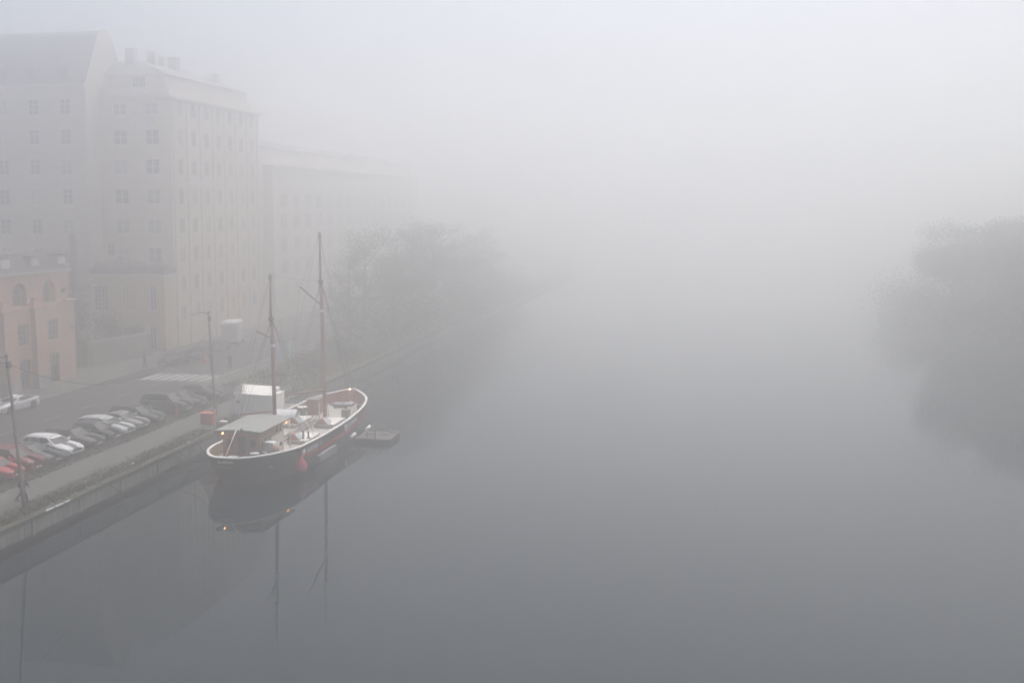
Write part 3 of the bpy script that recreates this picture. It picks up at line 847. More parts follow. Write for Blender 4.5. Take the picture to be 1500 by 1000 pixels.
def tree_meshes(seed, H, spread, nleaf, leafmat, lo=.22):
    rnd = random.Random(seed)
    t = MB(); blobs = []
    lean = Vector((rnd.uniform(-.4, .4), rnd.uniform(-.4, .4), 0))
    trunk = [Vector((0, 0, -0.3)), Vector((0.05, 0, H * .15)) + lean * .2, lean * .6 + Vector((0, 0, H * .42)), lean + Vector((0, 0, H * .72)), lean * 1.2 + Vector((0, 0, H * .93))]
    t.tube(trunk, [H * .026, H * .021, H * .014, H * .007, H * .002], 8)
    for k in range(11):
        f = rnd.uniform(lo, .82)
        i = min(int(f * 4 / .93), 3)
        base = Vector((lean.x * f, lean.y * f, H * f))
        az = k * 2.4 + rnd.uniform(-.4, .4)
        L = spread * rnd.uniform(.65, 1.1) * (1.12 - abs(f - .42))
        d = Vector((math.cos(az), math.sin(az), rnd.uniform(.25, .8)))
        p1 = base + d * L * .5 + Vector((0, 0, .2 * L)); p2 = base + d * L + Vector((0, 0, .35 * L))
        t.tube([base, p1, p2], [H * .009, H * .005, H * .0015], 6)
        for _ in range(3):
            q = p1.lerp(p2, rnd.random()); e = q + Vector((rnd.uniform(-1, 1), rnd.uniform(-1, 1), rnd.uniform(.1, 1))) * L * .45
            t.tube([q, q.lerp(e, .5) + Vector((0, 0, .1 * L)), e], [H * .003, H * .002, H * .0008], 5)
            R = L * rnd.uniform(.26, .42)
            blobs.append((tuple(e), (R, R, R * .75)))
        R = L * rnd.uniform(.3, .48)
        blobs.append((tuple(p2), (R, R, R * .8)))
    blobs.append((tuple(trunk[-1]), (spread * .35, spread * .35, H * .12)))
    c = MB(); leaf_cloud(c, rnd, blobs, int(nleaf * 2.4), 0.07, 0.18)
    return t.mesh('trunk', M['bark']), c.mesh('crown', leafmat)

TM = [tree_meshes(11, 15.5, 5.0, 3000, M['leaf_olive'], .07), tree_meshes(12, 14.5, 4.7, 2600, M['leaf_tan'], .07),
      tree_meshes(13, 16.5, 5.2, 3300, M['leaf_olive'], .07), tree_meshes(21, 15, 6.2, 13000, M['leaf_dark'], .06), tree_meshes(22, 16, 6.6, 14000, M['leaf_dark'], .06)]
def tree(kind, x, y, z, s, rz, label, group=None):
    o = thing('tree', label, 'tree', (x, y, z), group)
    for n, me in zip(('trunk', 'crown'), TM[kind]):
        inst(n, me, o)
    o.rotation_euler = (0, 0, rz); o.scale = (s, s, s * random.uniform(.94, 1.06))
    return o
left_trees = [(-47.5, 130, .9), (-42.3, 133, .95), (-47.5, 136, 1.0), (-42.0, 141, 1.02), (-46.8, 149, 1.04), (-41.8, 152, 1.0), (-46, 161, 1.06), (-41.8, 164, .98),
              (-46, 173, 1.05), (-41.4, 177, .92), (-45, 186, 1.0), (-41.2, 191, .85), (-45, 201, .95)]
where = ['nearest the ship beyond the lawn', 'on the quay edge just beyond the bow', 'behind the first edge tree', 'on the quay edge, second along', 'inland of the second edge tree', 'on the quay edge, third along',
         'inland of the third edge tree', 'on the quay edge, fourth along', 'inland of the fourth edge tree', 'on the quay edge, fifth along', 'inland of the fifth edge tree', 'farthest out on the quay edge', 'last and faintest inland']
for k, ((x, y, s), w) in enumerate(zip(left_trees, where)):
    tree(k % 3, x, y, GZ, s * .84, k * 1.7, 'thin autumn tree in fog ' + w, 'park trees along the quay')
right_trees = [(49, 128, 1.08, 3), (44.5, 137, 1.08, 4), (40.5, 144, 1.04, 3), (37.5, 151, .93, 4), (34.5, 157, .82, 3), (54, 134, 1.1, 4), (49.5, 143, 1.12, 3), (45, 151, 1.05, 4), (41, 158, .95, 3), (37, 164, .84, 4),
               (59, 141, 1.1, 3), (53, 151, 1.1, 4), (48, 160, 1.0, 3), (42.5, 167, .9, 4), (39, 175, .75, 3), (60, 152, 1.1, 4), (53, 163, 1.05, 3), (57, 122, 1.05, 4), (62, 130, 1.1, 3)]
for k, (x, y, s, v) in enumerate(right_trees):
    tree(v, x, y, .9 + max(0, (x - 40) * .05), s * .86, k * 2.1, 'dark bushy tree merging into the foggy wood on the right bank', 'trees of the right bank wood')

def bush(seed, x, y, z, r, h, label, mat='leaf_dark', n=1500, group=None, cat='bush'):
    rnd = random.Random(seed)
    o = thing('bush', label, cat, (x, y, z), group)
    t = MB(); blobs = []
    for k in range(9):
        a = rnd.uniform(0, 6.28); q = r * rnd.random() ** .5 * .7
        e = (q * math.cos(a), q * math.sin(a), h * rnd.uniform(.45, .85))
        t.tube([(0, 0, -.1), (e[0] * .4, e[1] * .4, e[2] * .5), e], [.05, .035, .012], 5)
        R = r * rnd.uniform(.3, .5); blobs.append((e, (R, R, h * .28)))
    blobs.append(((0, 0, h * .3), (r * .8, r * .8, h * .28)))
    c = MB(); leaf_cloud(c, rnd, blobs, n, .06, .17)
    inst('stems', t.mesh('stems', M['bark']), o); inst('leaves', c.mesh('leaves', M[mat]), o)
    return o
def undergrowth(seed, spots, n, mat):
    rnd = random.Random(seed); c = MB()
    leaf_cloud(c, rnd, [((x, y, z), (r, r, h)) for x, y, z, r, h in spots], n, .12, .3)
    tag(c.build('undergrowth', M[mat]), kind='stuff')
rnd = random.Random(77)
undergrowth(3, [(rnd.uniform(-46.5, -38.2), 122 + k * .95, GZ + rnd.uniform(.6, 4.2), rnd.uniform(1.6, 2.6), rnd.uniform(1.4, 2.8)) for k in range(96)], 19000, 'leaf_olive')
sh_ = catmull(shore, 6)
undergrowth(4, [(x + rnd.uniform(1.2, 9), y + rnd.uniform(-3, 3), rnd.uniform(1.2, 5), rnd.uniform(2, 3.4), rnd.uniform(1.8, 3.6)) for x, y in sh_ if 100 < y < 195 for _ in range(9)], 26000, 'leaf_dark')
bush(1, -74.8, 108.5, GZ, 2.6, 6.5, 'tall dark bush behind the retaining wall, next to the salmon building', n=2600)
bush(2, -71.8, 112.5, GZ, 2.2, 5.2, 'dark bush behind the middle of the retaining wall', n=2200)
bush(3, -69.5, 114.8, GZ, 1.2, 3.2, 'small dark bush under the annex ground floor window')
bush(4, -77.6, 113, GZ, 2.4, 9.0, 'high narrow dark bush in front of the dark flue pipe', n=2600)
bush(5, -43.5, 96.5, GZ, 1.7, 1.5, 'low green bush on the lawn left of the lifebuoy post', 'leaf_olive')
bush(6, -41.3, 101, GZ, 1.8, 1.8, 'rounded green bush on the lawn behind the taller mast', 'leaf_olive')
bush(7, -43.6, 106, GZ, 2.0, 2.0, 'wide green bush at the lawn edge farther from the ship', 'leaf_olive')
bush(8, -41, 111, GZ, 1.7, 1.9, 'green bush on the quay edge past the ship bow', 'leaf_olive')
bush(9, -44.5, 116, GZ, 2.0, 2.3, 'last green bush on the lawn before the trees', 'leaf_olive')

# ------------------------------------------------------------------ vehicles
def interp(tab, x):
    if x <= tab[0][0]: return tab[0][1]
    for (a, p), (b, q) in zip(tab, tab[1:]):
        if x <= b:
            t = (x - a) / (b - a); t = t * t * (3 - 2 * t) if False else t
            return p + (q - p) * t
    return tab[-1][1]

CARS = {
    # length, width, height, hood/deck line (x from the nose, z), glasshouse: cowl, roof front, roof rear, tail base, wheel positions
    'estate': dict(L=4.7, W=1.85, H=1.47, top=[(0, .60), (.08, .70), (.5, .84), (1.25, .96), (1.6, .99), (4.2, 1.03), (4.6, .98), (4.7, .82)], g=(1.28, 2.15, 4.25, 4.58), wh=(.92, 3.68), rails=True, sd=(.40, .70)),
    'hatch': dict(L=4.15, W=1.75, H=1.45, top=[(0, .60), (.08, .72), (.45, .86), (1.0, .97), (1.4, 1.0), (3.8, 1.02), (4.05, .96), (4.15, .80)], g=(1.02, 1.85, 3.45, 4.0), wh=(.80, 3.38), rails=False, sd=(.45, .78)),
    'saloon': dict(L=4.6, W=1.82, H=1.43, top=[(0, .58), (.08, .68), (.5, .82), (1.25, .94), (1.6, .97), (3.7, 1.02), (4.1, 1.02), (4.5, .98), (4.6, .80)], g=(1.30, 2.15, 3.15, 4.02), wh=(.90, 3.62), rails=False, sd=(.45, .80)),
    'coupe': dict(L=4.7, W=1.87, H=1.40, top=[(0, .55), (.08, .66), (.5, .80), (1.3, .93), (1.7, .96), (3.7, 1.02), (4.2, 1.04), (4.6, 1.02), (4.7, .82)], g=(1.42, 2.35, 3.1, 4.45), wh=(.88, 3.70), rails=False, sd=(.5, .82)),
    'suv': dict(L=4.6, W=1.88, H=1.68, top=[(0, .72), (.08, .86), (.4, 1.0), (1.1, 1.08), (1.5, 1.1), (4.1, 1.14), (4.5, 1.08), (4.6, .9)], g=(1.12, 1.9, 4.1, 4.5), wh=(.88, 3.55), rails=True, sd=(.40, .70)),
}
def car_parts(kind):
    """list of (name, mesh, [sub-parts]); local axes: +x nose, +y left, origin on the ground under the middle"""
    c = CARS[kind]; L, W, H = c['L'], c['W'], c['H']; hw = W / 2
    X = lambda d: L / 2 - d
    R = 0.33 if kind != 'suv' else 0.36
    AR = R + 0.055
    xs = sorted({round(L * k / 44, 3) for k in range(45)} | {0.03, 0.08, 0.16, L - .03, L - .08})
    for wx in c['wh']: xs += [wx + AR * math.cos(math.pi * k / 8) for k in range(9)]
    xs = sorted(set(round(x, 3) for x in xs))
    rows = []
    for d in xs:
        e = min(d, L - d)
        w = hw * (1 - 0.30 * max(0, 1 - e / .55) ** 2.2)
        zt = interp(c['top'], d)
        zb = 0.20 + 0.16 * max(0, 1 - e / .35)
        for wx in c['wh']:
            if abs(d - wx) < AR: zb = max(zb, R + math.sqrt(max(0, AR * AR - (d - wx) ** 2)))
        zb = min(zb, zt - .1)
        mid = zb + (zt - zb) * .45
        sh = zt - 0.07
        pr = [(0, zb + .02), (w * .8, zb), (w * .965, zb + .03), (w * .995, zb + (mid - zb) * .4), (w, mid), (w * .985, sh - (sh - mid) * .35), (w * .955, sh), (w * .90, zt - .015), (w * .6, zt + .012), (0, zt + .022)]
        ring = [(X(d), y, z) for y, z in pr] + [(X(d), -y, z) for y, z in pr[::-1]]
        rows.append(ring)
    b = MB(); b.grid(rows, smooth=True, close=True)
    n = len(rows[0])
    for ring in (rows[0], rows[-1]):
        b.quad(*ring)
    # glasshouse
    g0, g1, g2, g3 = c['g']
    zb0 = interp(c['top'], g0) - .01
    hb, hr = hw * .925, hw * .70
    def belt(t):
        d = g0 + (g3 - g0) * t
        return d, hb * (1 - .10 * abs(2 * t - 1) ** 3), interp(c['top'], d) - .005
    def roofp(t):
        d = g1 + (g2 - g1) * t
        crown = H - .05 - (0.05 if kind != 'coupe' else .09) * (2 * t - .85) ** 2
        return d, hr * (1 - .08 * abs(2 * t - 1) ** 3), crown
    def S(t, v, side, off=0.0):
        a, p = belt(t), roofp(t)
        bulge = .045 * math.sin(math.pi * v)
        return (X(a[0] + (p[0] - a[0]) * v), side * (a[1] + (p[1] - a[1]) * v + bulge + off), a[2] + (p[2] - a[2]) * v)
    N = 14
    ts = [k / N for k in range(N + 1)]; vs = [0, .25, .5, .75, 1]
    for side in (1, -1):
        b.grid([[S(t, v, side) for v in vs] for t in ts], flip=side > 0)
    top = []
    for t in ts:
        d, w, z = roofp(t)
        top.append([(X(d), w * q, z + .055 * (1 - q * q) ** .7) for q in (-1, -.85, -.5, 0, .5, .85, 1)])
    b.grid(top, flip=True)
    for t in (0, 1):
        rws = []
        for v in vs:
            l, r = S(t, v, 1), S(t, v, -1)
            bow = (.10 if t == 0 else -.06) * 1.0
            rws.append([(l[0] + bow * (1 - q * q), l[1] * (1 - (q + 1) / 2) + r[1] * (q + 1) / 2, l[2] + (.055 * (1 - q * q) ** .7 if v == 1 else 0)) for q in (-1, -.5, 0, .5, 1)])
        b.grid(rws)
    parts = [('body', b.mesh('body', M['asphalt']), [])]
    def panel(name, t0, t1, v0=.1, v1=.9, side=1, slant0=0.0, slant1=0.0):
        p = MB(); rws = []
        for k in range(5):
            v = v0 + (v1 - v0) * k / 4
            rws.append([S(min(1, max(0, (t0 + slant0 * k / 4) + (t1 + slant1 * k / 4 - t0 - slant0 * k / 4) * j / 5)), v, side, .006) for j in range(6)])
        p.grid(rws); parts.append((name, p.mesh(name, M['carglass']), []))
    s0, s1 = c['sd']
    for side in (1, -1):
        panel('side_window', .06, s0 - .012, side=side, slant0=-.03)
        panel('side_window', s0 + .012, s1 - .012, side=side)
        panel('side_window', s1 + .012, .95 if kind in ('estate', 'suv') else .93, side=side, slant1=-.02)
    for t, nm in ((0, 'windscreen'), (1, 'rear_window')):
        p = MB(); rws = []
        sgn = 1 if t == 0 else -1
        for k in range(5):
            v = .06 + .86 * k / 4
            l, r = S(t, v, 1), S(t, v, -1)
            bow = .10 if t == 0 else -.06
            rws.append([(l[0] + bow * (1 - q * q) + sgn * .008, l[1] * .93 * (1 - (q + 1) / 2) + r[1] * .93 * (q + 1) / 2, l[2] + .006) for q in (-1, -.5, 0, .5, 1)])
        p.grid(rws); parts.append((nm, p.mesh(nm, M['carglass']), []))
    # lamps, grille, plate, mirrors, rails
    zh = interp(c['top'], .15) - .10
    for side in (1, -1):
        p = MB()
        y0, y1 = side * hw * .50, side * hw * .86
        p.hexa([(X(.03), y0, zh - .07), (X(.16), y1, zh - .05), (X(.5), y1 * 1.045, zh + .05), (X(.30), y0, zh - .02), (X(.0), y0, zh + .02), (X(.13), y1, zh + .06), (X(.48), y1 * 1.04, zh + .115), (X(.14), y0, zh + .105)])
        parts.append(('headlight', p.mesh('headlight', M['headlamp']), []))
        p = MB(); p.hexa([(X(L - .12), side * hw * .62, .74), (X(L - .02), side * hw * .62, .74), (X(L - .10), side * hw * .90, .74), (X(L - .3), side * hw * .955, .74), (X(L - .12), side * hw * .62, .95), (X(L - .05), side * hw * .62, .95), (X(L - .13), side * hw * .86, .95), (X(L - .3), side * hw * .93, .95)])
        parts.append(('tail_light', p.mesh('tail_light', M['taillamp']), []))
        p = MB(); mx, mz = X(g0 + .42), interp(c['top'], g0) + .06
        p.hexa([(mx - .07, side * (hw * .93), mz), (mx + .07, side * (hw * .93), mz), (mx + .08, side * (hw + .17), mz), (mx - .06, side * (hw + .17), mz), (mx - .07, side * (hw * .93), mz + .11), (mx + .04, side * (hw * .93), mz + .11), (mx + .03, side * (hw + .15), mz + .14), (mx - .06, side * (hw + .15), mz + .14)])
        parts.append(('mirror', p.mesh('mirror', M['asphalt']), []))
        if c['rails']:
            p = MB(); p.tube([Vector(S(t, 1, side)) + Vector((0, -side * .02, .02 + .045 * math.sin(math.pi * min(1, max(0, (t - .08) / .84))) ** .3)) for t in [.08 + .84 * k / 8 for k in range(9)]], .018, 6)
            parts.append(('roof_rail', p.mesh('roof_rail', M['chrome']), []))
        for t in (s0, s1):
            p = MB(); q = S(t + .1, 0, side); p.box((q[0] - .09, q[1] + (side * .025) - .02, q[2] - .13), (q[0] + .09, q[1] + (side * .025) + .02, q[2] - .095))
            parts.append(('door_handle', p.mesh('door_handle', M['chrome']), []))
    p = MB(); p.hexa([(X(.02), -hw * .42, zh - .12), (X(-.015), -hw * .40, zh - .12), (X(-.015), hw * .40, zh - .12), (X(.02), hw * .42, zh - .12), (X(.05), -hw * .46, zh + .04), (X(-.002), -hw * .44, zh + .04), (X(-.002), hw * .44, zh + .04), (X(.05), hw * .46, zh + .04)])
    parts.append(('grille', p.mesh('grille', M['grille']), []))
    p = MB(); p.box((X(.06), -hw * .62, .27), (X(-.012), hw * .62, .37)); parts.append(('air_intake', p.mesh('air_intake', M['grille']), []))
    p = MB(); p.box((X(.02), -.26, .40), (X(-.03), .26, .51)); parts.append(('licence_plate', p.mesh('licence_plate', M['plate']), []))
    p = MB(); p.box((X(L - .3), -hw * .7, .22), (X(.3), hw * .7, .45)); parts.append(('underbody', p.mesh('underbody', M['grille']), []))
    for wx in c['wh']:
        for side in (1, -1):
            p = MB(); y = side * (hw - .12)
            p.lathe((X(wx), y, R), [(R * .62, -.115), (R * .95, -.11), (R, -.07), (R, .07), (R * .95, .11), (R * .62, .115)], 20, 'y')
            q = MB()
            for s in (1,):
                q.lathe((X(wx), y + side * .075, R), [(R * .64, -.02), (R * .66, .02), (R * .56, .028), (R * .5, -.01), (R * .1, .0), (R * .1, .02)], 20, 'y')
                for k in range(7):
                    a = 2 * math.pi * k / 7
                    q.bar((X(wx), y + side * .085, R), (X(wx) + R * .58 * math.cos(a), y + side * .09, R + R * .58 * math.sin(a)), .05, .03, up=(0, 1, 0))
            parts.append(('wheel', p.mesh('wheel', M['tyre']), [('rim', q.mesh('rim', M['rim']))]))
    return parts
CAR_PARTS = {}
PAINT = {}
def paint(col, metal=0.0):
    k = tuple(col)
    if k not in PAINT:
        PAINT[k] = plain('car paint', col, 0.42, var=.06, scale=2, coat=0.12, spec=0.3)
    return PAINT[k]
def car(kind, x, y, heading, col, label, name='parked_car', group=None):
    """x, y: middle of the car; heading in degrees, 0 = nose to +x"""
    if kind not in CAR_PARTS: CAR_PARTS[kind] = car_parts(kind)
    o = thing(name, label, 'car', (x, y, GZ + .006), group)
    pm = paint(col)
    for n, me, subs in CAR_PARTS[kind]:
        p = inst(n, me, o)
        if n in ('body', 'mirror'):
            p.material_slots[0].link = 'OBJECT'; p.material_slots[0].material = pm
        for sn, sme in subs: inst(sn, sme, p)
    o.rotation_euler = (0, 0, math.radians(heading))
    return o
row = 'cars parked nose to the grass verge'
NX_ = -44.85
def parked(kind, y, col, label, head=-6, nose=NX_):
    L = CARS[kind]['L']; a = math.radians(head)
    return car(kind, nose - L / 2 * math.cos(a), y - L / 2 * math.sin(a), head, col, label, group=row)
parked('hatch', 56.9, (.035, .05, .085), 'dark blue car cut by the left picture edge, first of the parked row')
parked('hatch', 59.3, (.33, .014, .02), 'bright red car nearest the camera end of the parked row')
parked('suv', 61.4, (.13, .012, .018), 'dark maroon car between the bright red car and the navy car')
parked('saloon', 63.5, (.018, .022, .035), 'navy saloon parked between the maroon car and the white estate')
parked('estate', 65.75, (.62, .63, .64), 'white estate car, largest pale car in the parked row', head=-9)
parked('estate', 68.5, (.03, .03, .031), 'charcoal estate with silver roof rails next to the white estate')
parked('hatch', 70.9, (.013, .013, .016), 'black small hatchback before the silver estate')
parked('estate', 72.7, (.44, .45, .46), 'silver estate car in the middle of the parked row', head=-4)
parked('saloon', 74.9, (.20, .20, .195), 'grey saloon parked just beyond the silver estate')
parked('estate', 77.3, (.018, .02, .022), 'black estate with bright roof rails before the orange post')
parked('suv', 82.0, (.04, .042, .045), 'dark grey large car just beyond the orange post')
parked('saloon', 84.5, (.05, .052, .055), 'dark grey saloon, second beyond the orange post')
parked('hatch', 88.0, (.07, .073, .075), 'grey green hatchback, last in the parked row by the lamp post')
car('coupe', -60.75, 80.1, -96, (.66, .67, .69), 'white sleek saloon standing on the far side of the road by the salmon building')
car('suv', -60.3, 107.0, -94, (.055, .055, .065), 'dark car facing us beyond the zebra crossing with glinting headlamps')
car('saloon', -60.2, 112.3, -93, (.05, .052, .055), 'dark saloon directly behind the car facing us past the crossing')
car('hatch', -60.3, 117.6, -92, (.04, .042, .06), 'dim bluish car, farthest parked along the pavement before the van')

van = thing('white_van', 'white box van seen from behind in fog beyond the zebra crossing', 'van', (-61.2, 123.5, GZ + .006))
m = MB(); m.box((-1.05, -2.3, .7), (1.05, 1.3, 3.1)); m.build('cargo_box', M['lampwhite'], van, org=(0, 0, 0))
m = MB(); m.hexa([(-1.12, -2.38, 3.1), (1.12, -2.38, 3.1), (1.12, 1.38, 3.1), (-1.12, 1.38, 3.1), (-.95, -2.2, 3.3), (.95, -2.2, 3.3), (.95, 1.25, 3.3), (-.95, 1.25, 3.3)]); m.build('roof', M['lampwhite'], van, org=(0, 0, 0))
for s in (-1, 1):
    m = MB(); m.box((min(.03 * s, 1.0 * s), -2.34, .82), (max(.03 * s, 1.0 * s), -2.302, 3.03)); d = m.build('door', M['whitewood'], van, org=(0, 0, 0))
    m = MB(); m.tube([(.12 * s, -2.37, 1.1), (.12 * s, -2.37, 2.7)], .02, 6); m.build('handle', M['darkmetal'], d, org=(0, 0, 0))
    m = MB(); m.box((.85 * s - .1, -2.36, .58), (.85 * s + .1, -2.28, .72)); m.build('tail_light', M['taillamp'], van, org=(0, 0, 0))
m = MB(); m.hexa([(-.95, 1.4, .45), (.95, 1.4, .45), (.9, 3.1, .45), (-.9, 3.1, .45), (-.9, 1.4, 2.15), (.9, 1.4, 2.15), (.85, 2.2, 2.1), (-.85, 2.2, 2.1)]); m.build('cab', M['lampwhite'], van, org=(0, 0, 0))
m = MB(); m.hexa([(-.8, 2.58, 1.45), (.8, 2.58, 1.45), (.8, 2.64, 1.45), (-.8, 2.64, 1.45), (-.75, 2.18, 2.0), (.75, 2.18, 2.0), (.75, 2.26, 2.0), (-.75, 2.26, 2.0)]); m.build('windscreen', M['carglass'], van, org=(0, 0, 0))
m = MB(); m.box((-.8, -2.2, .42), (.8, 2.9, .74)); m.build('chassis', M['grille'], van, org=(0, 0, 0))
for x in (-.92, .92):
    for y in (-1.5, 2.2):
        m = MB(); m.lathe((x, y, .34), [(.2, -.11), (.33, -.1), (.34, 0), (.33, .1), (.2, .11)], 16, 'x'); m.build('wheel', M['tyre'], van, org=(0, 0, 0))
van.rotation_euler = (0, 0, math.radians(16))

# ------------------------------------------------------------------ the two-masted ship (local axes: +y from stern to bow, +x starboard, towards the open water)
ship = thing('sailing_ship', 'black hulled two masted ship with white rail and brown deckhouse moored at the quay', 'sailing ship', (-32.55, 64.3, 0))
Z0 = (0, 0, 0)
def sp(name, mb, mat, parent=ship): return mb.build(name, M[mat] if isinstance(mat, str) else mat, parent, org=Z0)
RAIL = catmull([(0, 0), (.03, .5), (.25, 1.1), (1.0, 1.85), (2.6, 2.7), (4.6, 3.22), (7.5, 3.33), (11, 3.32), (16, 3.28), (19.4, 3.05), (22, 2.55), (23.6, 1.75), (24.8, .85), (25.35, .32), (25.5, 0)], 5)
def zrail(s): return interp([(0, 2.28), (2.6, 2.14), (5, 2.0), (10, 1.85), (15, 1.9), (20, 2.14), (25.5, 2.55)], s)
def zdeck(s): return interp([(0, 1.32), (5, 1.16), (14, 1.12), (20, 1.22), (25.5, 1.5)], s)
def half(s):
    for (a, p), (b, q) in zip(RAIL, RAIL[1:]):
        if a <= s <= b: return p + (q - p) * ((s - a) / max(b - a, 1e-6))
    return 0
def hullpt(s, b, z, side):
    zr = zrail(s); t = (zr - z) / zr
    k = max(0, min(t, 1.5)) ** 1.7
    end = abs(2 * s / 25.5 - 1) ** 3
    s2 = s + ((1.25 + (24.3 - 1.25) * s / 25.5) - s) * k
    b2 = b * (1 - (.03 + .30 * end) * k) + .04 * math.sin(math.pi * min(t, 1)) * (1 - end)
    if z < 0: b2 *= .82
    return (side * b2, s2, z)
m = MB()
for side in (1, -1):
    rows = []
    for s, b in RAIL:
        rows.append([hullpt(s, b, zrail(s) * f, side) for f in (1, .8, .6, .4, .2, .0)] + [hullpt(s, b, -.8, side)])
    m.grid(rows, flip=side > 0)
hull = sp('hull', m, 'hull')
def inner(s, b, side):
    """foot of the bulwark: follows the hull's own section a plank's thickness inside it"""
    x, y, z = hullpt(s, b, zdeck(s), side)
    k = max(0, 1 - .13 / max(b, .14))
    return (x * k, y + (.12 if s < 1 else (-.14 if s > 24.6 else 0)), zdeck(s))
m = MB()
for side in (1, -1):
    for part, mi in (([r for r in RAIL if r[0] <= 12], 0), ([r for r in RAIL if r[0] >= 11.9], 1)):
        m.cur = mi
        rows = []
        for s, b in part:
            k = max(0, 1 - .12 / max(b, .13))
            top = (side * b * k, s + (.12 if s < 1 else (-.14 if s > 24.6 else 0)), zrail(s))
            rows.append([top, inner(s, b, side)])
        m.grid(rows, flip=side < 0)
m.build('bulwark', [M['ochre'], M['redbrown']], ship, org=Z0)
m = MB()
rows = []
for s, b in RAIL:
    p, q = inner(s, b, -1), inner(s, b, 1)
    rows.append([p, (0, p[1], p[2] + .05), q])
m.grid(rows)
sp('deck', m, 'deck')
m = MB()   # rail cap, a flat white plank all round
loop = [(b, s) for s, b in RAIL] + [(-b, s) for s, b in RAIL[::-1][1:]]
rows = []
for i, (x, s) in enumerate(loop):
    p, q = loop[i - 1 if i else 0], loop[min(i + 1, len(loop) - 1)]
    d = Vector((q[0] - p[0], q[1] - p[1])); d.normalize(); nx, ny = d.y, -d.x
    z = zrail(s)
    rows.append([(x + nx * .05, s + ny * .05, z - .045), (x + nx * .05, s + ny * .05, z + .045), (x - nx * .15, s - ny * .15, z + .045), (x - nx * .15, s - ny * .15, z - .045)])
m.grid(rows, smooth=False, close=True)
sp('rail_cap', m, 'white')
def strip(name, s0, s1, zf0, zf1, mat, parent, off=.03, n=18):
    """a board that follows the starboard side"""
    m = MB(); rows = []
    for k in range(n + 1):
        s = s0 + (s1 - s0) * k / n; b = half(s)
        a = Vector(hullpt(s, b, zf0(s), 1)); c = Vector(hullpt(s, b, zf1(s), 1)); o = Vector((off, 0, 0))
        rows.append([a - o, a + o, c + o, c - o])
    m.grid(rows, smooth=False, close=True); m.quad(*rows[0]); m.quad(*rows[-1][::-1])
    return sp(name, m, mat, parent)
strip('red_band', 6.0, 20.4, lambda s: zrail(s) - .98, lambda s: zrail(s) - .72, 'redband', hull, .05)
strip('rubbing_strake', 1.6, 24.0, lambda s: zrail(s) - .30, lambda s: zrail(s) - .22, 'hull', hull, .04, 40)
nbd = strip('name_board', 5.9, 9.3, lambda s: zrail(s) - .62, lambda s: zrail(s) - .26, 'nameboard', hull, .045)
ang = math.atan2(half(9.2) - half(6.0), 3.2)
lettering('Stad KS Nord', .35, nbd, (half(6.0) + .115, 6.05, zrail(6.0) - .58), (RX, 0, RX - ang), M['lettering'], extrude=.004, bold=.008)
strip('bow_board', 14.8, 17.4, lambda s: zrail(s) - .56, lambda s: zrail(s) - .22, 'nameboard', hull, .045)
for dz in (.28, .40, .52):
    strip('white_stripe', 15.0, 17.2, lambda s: zrail(s) - dz - .025, lambda s: zrail(s) - dz + .025, 'lettering', hull, .06)
m = MB(); m.prism([(0, 0), (.2, .1), (.24, .32), (.2, .5), (-.2, .5), (-.24, .32), (-.2, .1)], 0, .04)
m.v = [(half(5.6) + .05 + z, 5.55 + x, zrail(5.6) - .78 + y) for x, y, z in m.v]
sh = sp('shield', m, 'white', hull)
m = MB(); m.prism([(0, 0), (.16, .08), (.19, .2), (-.19, .2), (-.16, .08)], .041, .06)
m.v = [(half(5.6) + .05 + z, 5.55 + x, zrail(5.6) - .74 + y) for x, y, z in m.v]
m.build('shield_base', M['orange'], ship, org=Z0)
m = MB(); m.tube([(half(14.2) + .1, 14.2, zrail(14.2) - .2), (half(14.2) + .1, 14.2, zrail(14.2) - .75)], .12, 8); sp('scupper_pad', m, 'white', hull)
lettering('Stockholm', .27, hull, (-.62, -.045, 1.93), (RX, 0, 0), M['lettering'], extrude=.004, bold=.006)
m = MB(); m.tube([(-1.0, .35, 1.75), (-.7, .1, 1.6), (-.3, .02, 1.66), (0, .0, 1.56), (.4, .04, 1.62)], .022, 5); sp('stern_scroll', m, 'pinkdark', hull)

# deckhouse
DX0, DX1, DY0, DY1, DZ = -1.55, 1.25, 2.65, 6.75, 3.52
dh = MB(); dh.box((DX0, DY0, 1.1), (DX1, DY1, DZ)); dh = sp('deckhouse', dh, 'varnish')
m = MB(); rows = []
for k in range(9):
    x = -2.02 + 3.55 * k / 8; cr = .10 * (1 - (2 * k / 8 - 1) ** 2)
    rows.append([(x, 2.35, DZ + cr), (x, 7.85, DZ + cr), (x, 7.85, DZ + .09 + cr), (x, 2.35, DZ + .09 + cr)])
m.grid(rows, smooth=False, close=True); m.quad(*rows[0]); m.quad(*rows[-1][::-1])
rf = sp('roof', m, 'roofgrey')
m = MB(); m.box((-2.06, 2.29, DZ - .03), (1.57, 2.345, DZ + .10)); m.box((1.535, 2.345, DZ - .03), (1.585, 7.87, DZ + .11)); m.box((-2.075, 2.345, DZ - .03), (-2.025, 7.87, DZ + .11)); sp('roof_edge', m, 'rawgrey', rf)
m = MB()
for x in (-1.9, 1.4): m.tube([(x, 7.6, 1.1), (x, 7.6, DZ)], .04, 6)
sp('roof_post', m, 'white')
def pane_of(name, a, b, frame=True):
    m = MB(); m.box(a, b); o = sp(name, m, 'carglass', dh)
    return o
for x in (-1.2, .55):
    m = MB(); m.box((x - .06, DY0 - .03, 2.42), (x + .48, DY0 - .001, 3.05)); fr = sp('window', m, 'ochre', dh)
    m = MB(); m.box((x, DY0 - .045, 2.48), (x + .42, DY0 - .031, 2.99)); m.build('pane', M['carglass'], dh, org=Z0)
m = MB(); m.box((-.38, DY0 - .03, 1.25), (.16, DY0 - .001, 3.2)); dr = sp('door', m, 'grille', dh)
